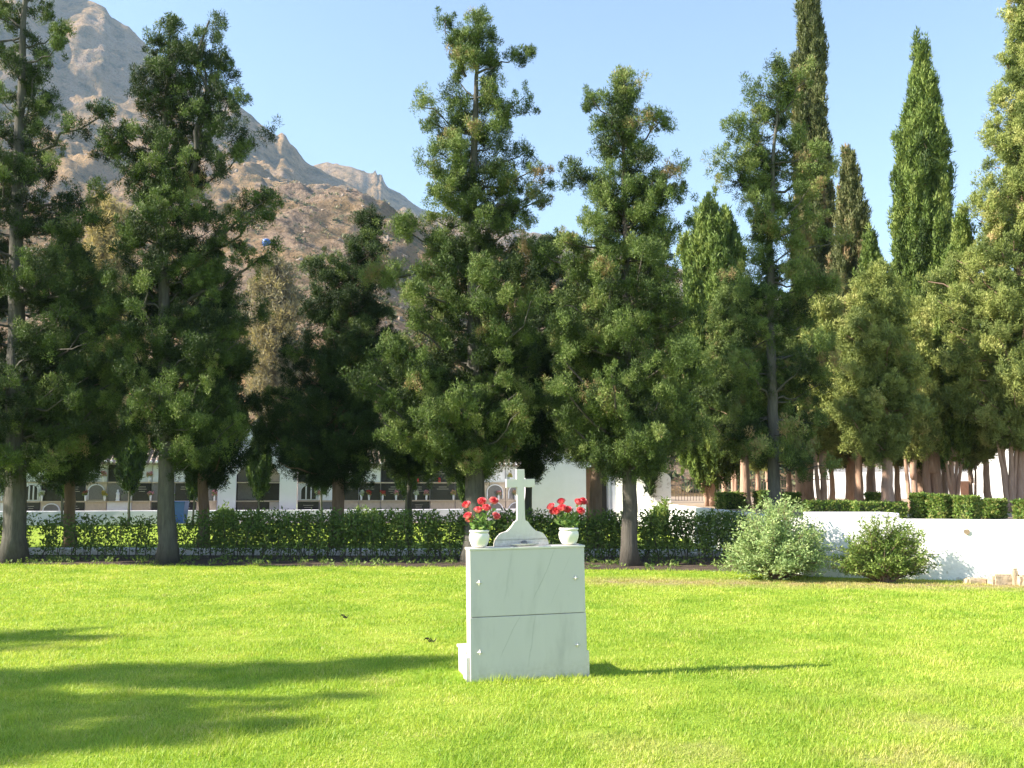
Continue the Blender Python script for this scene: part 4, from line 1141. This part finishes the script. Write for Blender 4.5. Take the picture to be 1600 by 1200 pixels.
# chapel-like white building with a dark doorway
CD = 43.8
root = empty('white_building', W(nx(868, CD), CD), 'plain white chapel with tall dark doorway right of the burial wall', 'building', rot=(0, 0, LA))
ox = nx(868, CD)
X0, X1, X2, X3 = nx(826, CD) - ox, nx(915, CD) - ox, nx(956, CD) - ox, nx(962, CD) - ox
zt = nz(700, CD); zd = nz(727, CD)
mb = MB()
mb.prism([(X0, 0), (X1, 0), (X1, zd), (X2, zd), (X2, 0), (X3, 0), (X3, zt), (X0, zt)], 0, 0.3)
mb.box(X0, X0 + 0.3, 0.303, 6, 0, zt); mb.box(X3 - 0.3, X3, 0.303, 6, 0, zt); mb.box(X0, X3, 5.7, 6, 0, zt + 0.002)
mb.build('wall', M['white_smooth'], root)
mb = MB(); mb.box(X1, X2, 0.6, 0.7, 0, zd); d = mb.build('door', M['door_dark'], root)
mb = MB(); mb.box(X1 + .04, X1 + .62, 0.50, 0.58, 0.03, zd - .04, bev=0.01); mb.build('door_leaf', M['brown_panel'], d)
mb = MB(); mb.box(X0 - .15, X3 + .15, -0.15, 6.15, zt + .004, zt + .2, bev=0.02); mb.build('roof', M['tiles'], root)
# rough white wall with arched end
root = empty('white_wall', (gx(962, 42), 42, 0), 'rough whitewashed wall with an arched right end behind the hedge', 'wall')
xa = 0; xb = gx(1024, 41.2) - gx(962, 42); xc = gx(1053, 41.0) - gx(962, 42)
mb = MB()
z1_, z2_ = nz(712, 42), nz(735, 41)
mb.prism([(xa, 0), (xb, 0), (xb, z1_ - .1), (xa, z1_)], 0, 0.3)
o = mb.build('wall_body', M['white_rough'], root)
mb = MB(); w_ = xc - xb
pts = [(xb + 0.002, 0), (xc, 0)] + [(xb + w_ * math.cos(a), z2_ - .35 + .35 * math.sin(a)) for a in np.linspace(0, math.pi / 2, 8)]
pts[-1] = (xb + .002, z2_)
mb.prism(pts, 0.01, 0.29)
mb.build('arched_end', M['white_rough'], root)
root.rotation_euler = (0, 0, R(-11))

# iron fence on the terrace, left
FD = 47.0
fx0, fx1 = gx(1053, FD), gx(1300, FD)
root = empty('iron_fence', (fx0, FD, 0), 'rusty iron bar fence on a dark base wall left of the grove', 'fence')
zb = nz(786, FD); zt = nz(744, FD)
mb = MB(); mb.box(0, fx1 - fx0, 0, 0.3, 0, zb); mb.build('base_wall', M['stone'], root)
mb = MB()
x = 0.1
while x < fx1 - fx0:
    mb.tube([(x, 0.15, zb), (x, 0.15, zt)], [0.014, 0.014], 5); x += 0.14
mb.build('bars', M['iron'], root)
mb = MB(); mb.box(0, fx1 - fx0, 0.13, 0.17, zt - 0.18, zt - 0.14); mb.box(0, fx1 - fx0, 0.13, 0.17, zb + 0.06, zb + 0.10); mb.build('rail', M['iron'], root)
# white walls beyond the grove
root = empty('white_building', (gx(1290, 58), 58, 0), 'long low white building behind the grove with a brown shutter', 'building')
ox = gx(1290, 58); L_ = gx(1556, 58) - ox
mb = MB(); mb.box(0, L_, 0, 5, 0, nz(728, 58)); mb.build('wall', M['white'], root)
mb = MB(); mb.box(-.2, L_ + .2, -.2, 5.2, nz(728, 58) + .003, nz(722, 58), bev=.02); mb.build('roof', M['tiles'], root)
mb = MB(); xq = gx(1432, 58) - ox; mb.box(xq, xq + .55, -0.05, -0.003, nz(747, 58), nz(733, 58)); mb.build('shutter', M['brown_panel'], root)
mb = MB(); xq = gx(1490, 58) - ox; mb.box(xq, xq + .8, -0.05, -0.003, TZ, nz(752, 58)); mb.build('door', M['brown_panel'], root)
root.rotation_euler = (0, 0, R(-8))
root = empty('white_building', (gx(1540, 50), 50, 0), 'tall bright white building behind the fanned stems at right', 'building')
ox = gx(1540, 50)
mb = MB(); mb.box(0, 9, 0, 5, 0, nz(672, 50)); mb.build('wall', M['white'], root)
mb = MB(); mb.box(-.2, 9.2, -.2, 5.2, nz(672, 50) + .003, nz(664, 50), bev=.02); mb.build('roof', M['tiles'], root)
mb = MB(); mb.box(3.2, 4.3, -0.04, -0.003, nz(715, 50), nz(690, 50)); mb.build('window', M['door_dark'], root)
root.rotation_euler = (0, 0, R(-16))

# blue bin
bp = P(282, 818, 42.8)
root = empty('litter_bin', (gx(282, 42.8), 42.8, 0), 'blue wheeled bin standing before the low white wall', 'bin')
mb = MB()
mb.add([(-.24, -.24, .08), (.24, -.24, .08), (.24, .24, .08), (-.24, .24, .08), (-.30, -.30, .95), (.30, -.30, .95), (.30, .30, .95), (-.30, .30, .95)],
       [(0, 3, 2, 1), (4, 5, 6, 7), (0, 1, 5, 4), (1, 2, 6, 5), (2, 3, 7, 6), (3, 0, 4, 7)])
mb.build('bin_body', M['blue_plastic'], root)
mb = MB(); mb.box(-.33, .33, -.34, .33, .955, 1.02, bev=.02); mb.tube([(-.25, .36, .98), (.25, .36, .98)], [.02, .02], 8); mb.build('lid', M['blue_plastic'], root)
for s_ in (-1, 1):
    mb = MB(); mb.tube([(s_ * .22, .24, .09), (s_ * .28, .24, .09)], [.09, .09], 14); mb.build('wheel', M['door_dark'], root)

# vases, candles and statue on the niches
def vase(px, py, colr, lab, D=45.93, wide=1.0, vcol='lightm'):
    rng = np.random.default_rng(int(px * 3 + py))
    row = 1 if py > 754 and py < 784 else (2 if py <= 754 else 0)
    zb = (Zr[row] + 0.028) if row else nz(812)
    x = nx(px, D)
    w_ = W(x, D); e = empty('flower_vase', (w_.x, w_.y, zb), lab, 'flower vase', 'vases of flowers on the burial niches', rot=(0, 0, LA))
    mb = MB(); mb.lathe([(.035, 0), (.04, .02), (.05, .14), (.062, .26), (.055, .26), (.04, .2), (.01, .2)], n=10); mb.build('vase', M[vcol], e, True)
    C = np.stack([np.clip(rng.normal(size=18) * .06 * wide, -.08, .08), -0.02 + rng.normal(size=18) * .025, .36 + np.clip(rng.normal(size=18) * .05, -.08, .08)], 1)
    tri = leaf_tris(rng, C, np.full((18, 3), .05), 26, .035, elong=1.0)
    link_mesh('blooms', tri_mesh('blooms', tri), M[colr], e)
    tri = leaf_tris(rng, C * np.array([1, 1, .9]), np.full((18, 3), .06), 8, .05)
    link_mesh('leaves', tri_mesh('leaves', tri, rng.random(len(tri))), M['rose_leaf'], e)
for a in [(132, 745, 'fl_red', 'vase of dark red flowers on the top shelf left of the roof edge'), (165, 745, 'fl_pink', 'vase of pink red flowers on the top shelf beside black granite'),
          (236, 745, 'fl_pink', 'vase of pale pink flowers on the top shelf before the grey trunk'), (70, 770, 'fl_white', 'vase of white flowers beside the arched pale niche'),
          (138, 770, 'fl_brown', 'vase of rust coloured flowers at the left of the beige arch'), (168, 768, 'fl_yellow', 'vase of yellow flowers at the right of the beige arch'),
          (208, 770, 'fl_white', 'vase of small white flowers beside the standing statue'), (239, 768, 'fl_pink', 'vase of pink flowers left of the second grey trunk'),
          (272, 768, 'fl_white', 'vase of white flowers just right of the second grey trunk'), (338, 768, 'fl_pink', 'vase of pink flowers next to the gabled vault'),
          (8, 770, 'fl_white', 'vase of white flowers left of the leftmost grey trunk'),
          (500, 767, 'fl_pink', 'vase of pink flowers right of the glazed arched niche'), (566, 766, 'fl_white', 'tall vase of white flowers on black niche'),
          (578, 770, 'fl_red', 'low red bouquet beside the tall white one'), (599, 766, 'fl_red', 'upright red and pink bouquet between black niches'),
          (620, 772, 'fl_pink', 'low pink bouquet left of the framed niche'), (651, 770, 'fl_white', 'white bouquet inside the framed black niche'), (667, 768, 'fl_pink', 'pink bouquet inside the framed black niche'),
          (709, 768, 'fl_peach', 'small peach flowers on a thin stand left of the central trunk'), (779, 765, 'fl_pink', 'vase of pink flowers between the two pale arches'),
          (797, 742, 'fl_yellow', 'vase of yellow flowers on the top shelf near the cross'), (805, 770, 'fl_peach', 'faded flowers right behind the cross arm')]:
    vase(*a)
for px, lab in ((653, 'red glass candle on the top shelf, left one'), (687, 'red glass candle on the top shelf, right one')):
    e = empty('candle', W(nx(px, 45.93), 45.93) + Vector((0, 0, Zr[2] + 0.028)), lab, 'candle', 'red candles on the burial wall')
    mb = MB(); mb.lathe([(.05, 0), (.062, .03), (.06, .16), (.045, .17), (.01, .17)], n=12); mb.build('glass', M['candle'], e, True)
    mb = MB(); mb.lathe([(.046, .172), (.05, .2), (.03, .215), (.005, .22)], n=12); mb.build('cap', M['fl_red'], e, True)
e = empty('statue', W(nx(188, 45.93), 45.93) + Vector((0, 0, Zr[1] + .028)), 'small white robed statue standing on the middle shelf', 'statue')
mb = MB(); mb.lathe([(.09, 0), (.09, .03), (.075, .04), (.08, .1), (.07, .25), (.085, .33), (.07, .38), (.03, .40), (.045, .44), (.045, .48), (.02, .51), (.003, .515)], n=14); mb.build('figure', M['lightm'], e, True)

# ------------------------------------------------------------------ the tomb
TD = GD(1062); tx = P(828, 1062, TD).x
tomb = empty('tomb', (tx, TD, 0), 'pale veined marble tomb slab topped by a cross, standing on the lawn', 'tomb', rot=(0, R(-0.9), R(13)))
TM = Matrix.Translation((tx, TD, 0)) @ tomb.rotation_euler.to_matrix().to_4x4()
HT = 1.105; W2 = 0.50
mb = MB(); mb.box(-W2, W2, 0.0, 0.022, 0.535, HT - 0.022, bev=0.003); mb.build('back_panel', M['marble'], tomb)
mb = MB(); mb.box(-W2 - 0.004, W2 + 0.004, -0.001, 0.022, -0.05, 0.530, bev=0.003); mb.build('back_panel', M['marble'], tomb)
mb = MB(); mb.box(-W2 + 0.012, W2 - 0.012, 0.0225, 0.16, -0.05, HT - 0.0225); mb.build('core', M['mortar'], tomb)
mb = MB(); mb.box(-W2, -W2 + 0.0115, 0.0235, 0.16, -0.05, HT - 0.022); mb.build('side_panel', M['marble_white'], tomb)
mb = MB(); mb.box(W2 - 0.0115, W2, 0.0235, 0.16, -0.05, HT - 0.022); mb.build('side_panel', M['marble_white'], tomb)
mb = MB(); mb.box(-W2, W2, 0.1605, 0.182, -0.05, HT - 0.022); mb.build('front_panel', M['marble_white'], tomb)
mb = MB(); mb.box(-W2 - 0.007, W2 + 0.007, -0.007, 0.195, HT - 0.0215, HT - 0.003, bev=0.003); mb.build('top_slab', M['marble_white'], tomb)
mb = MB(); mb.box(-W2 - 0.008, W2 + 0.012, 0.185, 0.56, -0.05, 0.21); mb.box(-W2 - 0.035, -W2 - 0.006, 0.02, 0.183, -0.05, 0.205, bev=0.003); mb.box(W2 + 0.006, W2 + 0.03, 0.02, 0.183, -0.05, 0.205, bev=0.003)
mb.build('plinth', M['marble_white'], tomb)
mb = MB(); mb.box(-W2 - 0.02, W2 + 0.03, 0.187, 0.58, 0.2105, 0.235, bev=0.006); mb.build('grave_slab', M['marble_white'], tomb)
for (sx, sz) in ((-0.425, 0.815), (0.415, 0.825), (-0.425, 0.245), (0.42, 0.265)):
    mb = MB()
    r_ = 0.025
    mb.add([(sx, -0.0235 - .002, sz)] + [(sx + r_ * (1 if k % 2 == 0 else .55) * math.cos(k * math.pi / 4), -0.0012 - 0.002, sz + r_ * (1 if k % 2 == 0 else .55) * math.sin(k * math.pi / 4)) for k in range(8)],
           [(0, (k + 1) % 8 + 1, k + 1) for k in range(8)] + [tuple(range(1, 9))])
    mb.build('stud', M['metal'], tomb)
# cross with a flared scroll base
hwz = [(.240, 0.0), (.240, .02), (.232, .048), (.222, .064), (.205, .088), (.190, .103), (.168, .113), (.130, .124), (.104, .145), (.082, .170), (.066, .193), (.060, .203), (.048, .208), (.037, .216), (.034, .235),
       (.0325, .498), (.127, .498), (.127, .570), (.036, .570), (.036, .655)]
poly = [(x, z) for x, z in hwz] + [(-x, z) for x, z in reversed(hwz)]
bm = bmesh.new()
vs = [bm.verts.new((x, 0, z)) for x, z in poly]
f = bm.faces.new(vs)
r_ = bmesh.ops.extrude_face_region(bm, geom=[f])
bmesh.ops.translate(bm, verts=[v for v in r_['geom'] if isinstance(v, bmesh.types.BMVert)], vec=(0, 0.045, 0))
bmesh.ops.recalc_face_normals(bm, faces=bm.faces[:])
bmesh.ops.bevel(bm, geom=[e_ for e_ in bm.edges if e_.calc_length() > 0.02 and not e_.is_boundary and abs(e_.verts[0].co.y - e_.verts[1].co.y) < 1e-4], offset=0.003, segments=2, affect='EDGES')
bmesh.ops.triangulate(bm, faces=[f_ for f_ in bm.faces if len(f_.verts) > 6])
me = bpy.data.meshes.new('cross'); bm.to_mesh(me); bm.free()
o = link_mesh('cross', me, M['marble_white'], tomb); o.location = (-0.022, 0.125, HT)
# low shell-shaped dish in front of the cross
mb = MB(); 
prof = [(.02, .0), (.09, .004), (.125, .014), (.13, .022), (.12, .022), (.06, .012), (.005, .010)]
mb.lathe(prof, n=28)
mb.v = [(x, y * 0.33, z) for x, y, z in mb.v]
o = mb.build('dish', M['marble_white'], tomb, True); o.location = (-0.015, 0.055, HT)
mb = MB(); mb.lathe([(.022, 0), (.03, .012), (.026, .026), (.012, .034), (.003, .035)], n=14); o = mb.build('dish_knob', M['greym'], tomb, True); o.location = (-0.008, 0.095, HT + .01)

def rose(rng, r=0.034):
    """layered cupped petals"""
    vs = []
    tn = []
    for ring, (cnt, rad, open_, h) in enumerate([(3, .30, .0, 1.45), (4, .52, .05, 1.42), (5, .76, .15, 1.30), (6, .95, .45, 1.10)]):
        for k in range(cnt):
            a0_ = 2 * math.pi * k / cnt + ring * .7 + rng.uniform(-.2, .2)
            G = np.zeros((4, 5, 3))
            for i in range(4):
                for j in range(5):
                    v_ = i / 3; u_ = (j / 4 - .5) * (2 * math.pi / cnt) * 1.45
                    rr_ = rad * (0.35 + 0.65 * math.sin(min(1, v_ * 1.1) * math.pi / 2)) + open_ * 0.35 * v_ ** 3
                    hh_ = h * v_ - 0.25 * open_ * max(0, v_ - .66) * 3 - 0.18 * (abs(j - 2) / 2) ** 2 * v_
                    G[i, j] = (rr_ * math.cos(a0_ + u_ * (0.6 + .4 * v_)), rr_ * math.sin(a0_ + u_ * (0.6 + .4 * v_)), hh_)
            G += rng.normal(size=G.shape) * 0.02
            G *= r
            tv = rng.random() * .5 + ring * .12
            for i in range(3):
                for j in range(4):
                    vs.append([G[i, j], G[i, j + 1], G[i + 1, j + 1]]); vs.append([G[i, j], G[i + 1, j + 1], G[i + 1, j]])
                    tn += [tv + .2 * i / 3] * 2
    return np.array(vs), np.clip(np.array(tn), 0, 1)

def pot_with_roses(lx, blooms, side_lab, seed):
    rng = np.random.default_rng(seed)
    w0 = TM @ Vector((lx, 0.075, HT + 0.001))
    e = empty('flower_pot', w0, 'rounded white ceramic pot on the ' + side_lab + ' end of the tomb top', 'flower pot', 'white pots on the tomb')
    mb = MB()
    mb.lathe([(.050, 0), (.060, .004), (.072, .025), (.084, .060), (.087, .085), (.083, .108), (.074, .120)], n=36)
    mb.build('pot_body', M['pot'], e, True)
    mb = MB(); mb.lathe([(.073, .1205), (.082, .124), (.085, .133), (.082, .142), (.074, .143), (.068, .136), (.066, .12), (.01, .118)], n=36)
    mb.build('rim', M['pot'], e, True)
    mb = MB(); mb.lathe([(.067, .1195), (.05, .128), (.02, .132), (.003, .13)], n=20); mb.build('soil', M['soil'], e, True)
    b = empty('rose_bouquet', w0 + Vector((0, 0, 0.13)), 'bunch of red artificial roses in the ' + side_lab + ' pot', 'flowers', 'red rose bouquets in the pots')
    stems = MB(); leafp = []
    for (px, py, dy) in blooms:
        p_ = P(px, py, w0.y + dy) - (w0 + Vector((0, 0, 0.13)))
        V_, t_ = rose(rng, 0.036)
        ax = Vector((p_.x * 2.0, -0.45 + rng.uniform(-.3, .3), 0.5)).normalized()
        q_ = ax.to_track_quat('Z', 'Y').to_matrix()
        Mx = np.array(q_)
        V2 = V_.reshape(-1, 3) @ Mx.T + np.array(p_) - np.array(ax) * 0.022
        link_mesh('bloom', tri_mesh('bloom', V2.reshape(-1, 3, 3), t_), M['petal'], b)
        st = limb_curve((rng.uniform(-.03, .03), rng.uniform(-.02, .02), -0.01), np.array(p_) - np.array(ax) * 0.01, 5, 0.05, rng, 0.02)
        stems.tube([tuple(s) for s in st], [.0035] * 5, 5, cap=False)
        for k in range(9):
            leafp.append(sample_curve(st, np.array([rng.uniform(.25, .9)]))[0] + rng.normal(size=3) * .012)
    for k in range(60):
        leafp.append(np.array([rng.normal() * .035, rng.normal() * .03, rng.uniform(.01, .11)]))
    tri = quads_as_tris(rng, np.array(leafp), np.array([0, -.6, .3]), 0.034, 1.5)
    tn = rng.random(len(leafp))
    link_mesh('leaves', tri_mesh('leaves', tri, np.concatenate([tn, tn])), M['rose_leaf'], b)
    stems.build('stems', M['stem'], b)
pot_with_roses(-0.405, [(729, 789, 0), (753, 784, .03), (771, 783, .05), (747, 797, -.03), (760, 794, -.05), (731, 806, -.03), (734, 812, .02), (775, 807, 0)], 'left', 71)
pot_with_roses(0.385, [(861, 792, 0), (877, 784, .04), (870, 799, -.03), (878, 794, -.05), (887, 797, -.02), (904, 785, .02), (911, 784, .05), (907, 799, 0), (865, 799, .04)], 'right', 72)

# dark dead leaves lying on the lawn
for px, py, lab, s in ((672, 1006, 'curled black dead leaf on the lawn left of the tomb', .038), (538, 968, 'small dark dead leaf farther out on the left lawn', .030)):
    D_ = GD(py); p = P(px, py, D_); rr = random.Random(px)
    mb = MB()
    for k in range(3):
        x_ = (k - 1) * s * .8; G = []
        for i in range(5):
            t_ = i / 4; wv = s * .35 * math.sin(math.pi * min(.95, t_ + .05)); zc = .035 + .02 * math.sin(t_ * 5 + k)
            G += [(x_ + (t_ - .5) * s * 1.6, -wv + k * .01, zc + .01), (x_ + (t_ - .5) * s * 1.6, 0, zc - .004), (x_ + (t_ - .5) * s * 1.6, wv, zc + .012)]
        mb.add(G, [(i * 3 + j, (i + 1) * 3 + j, (i + 1) * 3 + j + 1, i * 3 + j + 1) for i in range(4) for j in range(2)])
    o = mb.build('dead_leaf', M['deadleaf']); o.location = (p.x, D_, 0.0); tag(o, lab, 'dead leaf')

# ------------------------------------------------------------------ grass
def cheap(x, y, sc=1.0, seed=1):
    r_ = np.random.default_rng(seed); v = 0
    for k in range(14):
        a = r_.uniform(0, 2 * math.pi); f_ = sc * r_.uniform(1.5, 16)
        v = v + np.sin((x * math.cos(a) + y * math.sin(a)) * f_ + r_.uniform(0, 6.28)) / 14 ** .5
    return v

def grass_blades():
    rng = np.random.default_rng(9)
    out = []; tints = []
    bands = [(3.2, 5.4, 1100, .0065, .048), (5.4, 8.0, 6800, .0058, .025), (8.0, 11.0, 4600, .0068, .025), (11.0, 15.0, 2500, .0095, .025), (15.0, 21.3, 1400, .0130, .025)]
    for (d0, d1, dens, wdt, hgt) in bands:
        xl, xr = -0.60 * d1 - 1.5, 0.60 * d1 + 1.5
        n = int((xr - xl) * (d1 - d0) * dens)
        x = rng.uniform(xl, xr, n); y = rng.uniform(d0, d1, n)
        kp = rng.random(n) < np.clip(0.80 + 0.28 * cheap(x, y, 1.6, 5), 0.2, 1)
        x = x[kp]; y = y[kp]; n = len(x)
        ed = np.interp(x, [-60, gx(0, 20.9), gx(700, 20.0), gx(1150, 19.0), gx(1290, 17.7), gx(1600, 16.9), 40], [21.4, 20.9, 20.1, 19.1, 17.75, 16.85, 12.5])
        keep = y < ed + rng.normal(size=n) * 0.07
        # not inside the tomb
        c, s = math.cos(R(13)), math.sin(R(13)); lx = (x - tx) * c + (y - TD) * s; ly = -(x - tx) * s + (y - TD) * c
        keep &= ~((np.abs(lx) < 0.53) & (ly > -0.004) & (ly < 0.58))
        x = x[keep]; y = y[keep]; lx = lx[keep]; ly = ly[keep]; n = len(x)
        hn_ = cheap(x, y) if True else np.array([mnoise.noise(Vector((a * 1.1, b_ * 1.1, 0))) for a, b_ in zip(x[::1], y[::1])]) if n < 200000 else 0.3 * np.sin(x * 1.7) * np.sin(y * 2.3)
        h = hgt * (0.55 + 0.9 * rng.random(n)) * np.clip(1 + 0.40 * hn_, .3, 2)
        edge_boost = np.exp(-np.clip(np.abs(ed[keep] - y), 0, 9) / 0.15) * 0.7
        tb = np.exp(-((lx + 0.18) ** 2) / 0.05 - ((ly + 0.07) ** 2) / 0.010) * 1.3 + np.exp(-(np.maximum(np.abs(lx) - .53, 0) ** 2) / 0.004 - (np.minimum(ly, 0) ** 2) / 0.003) * (ly < 0.65) * .25
        h = h * (1 + edge_boost + tb)
        # some taller darker tussocks
        a = rng.uniform(0, 2 * math.pi, n); lean = rng.uniform(0.2, 1.3, n) * h
        dx = np.cos(a) * lean; dy = np.sin(a) * lean
        sa = a + math.pi / 2 + rng.uniform(-.6, .6, n)
        wx = np.cos(sa) * wdt * .5; wy = np.sin(sa) * wdt * .5
        z0 = np.zeros(n)
        p0 = np.stack([x - wx, y - wy, z0], 1); p1 = np.stack([x + wx, y + wy, z0], 1); p2 = np.stack([x + dx, y + dy, h], 1)
        out.append(np.stack([p0, p1, p2], 1)); tints.append(np.clip(0.5 + 0.22 * cheap(x, y, 0.9, 8) + rng.normal(size=n) * .28, 0, 1))
    V_ = np.concatenate(out); T_ = np.concatenate(tints)
    return V_, T_
gv, gt = grass_blades()
o = link_mesh('grass', tri_mesh('grass', gv, gt), M['blade']); tag(o, kind='stuff')

# ------------------------------------------------------------------ haze
m = bpy.data.materials.new('haze_air'); m.use_nodes = True
t = m.node_tree
for n_ in list(t.nodes):
    if n_.type == 'BSDF_PRINCIPLED': t.nodes.remove(n_)
pv = t.nodes.new('ShaderNodeVolumePrincipled')
pv.inputs['Color'].default_value = (0.52, 0.74, 1.0, 1)
pv.inputs['Density'].default_value = 0.00016
pv.inputs['Anisotropy'].default_value = 0.2
t.links.new(pv.outputs[0], t.nodes['Material Output'].inputs['Volume'])
mb = MB(); mb.box(-3300, 3300, -160, 2300, -4, 720)
o = mb.build('haze', m); tag(o, kind='stuff')
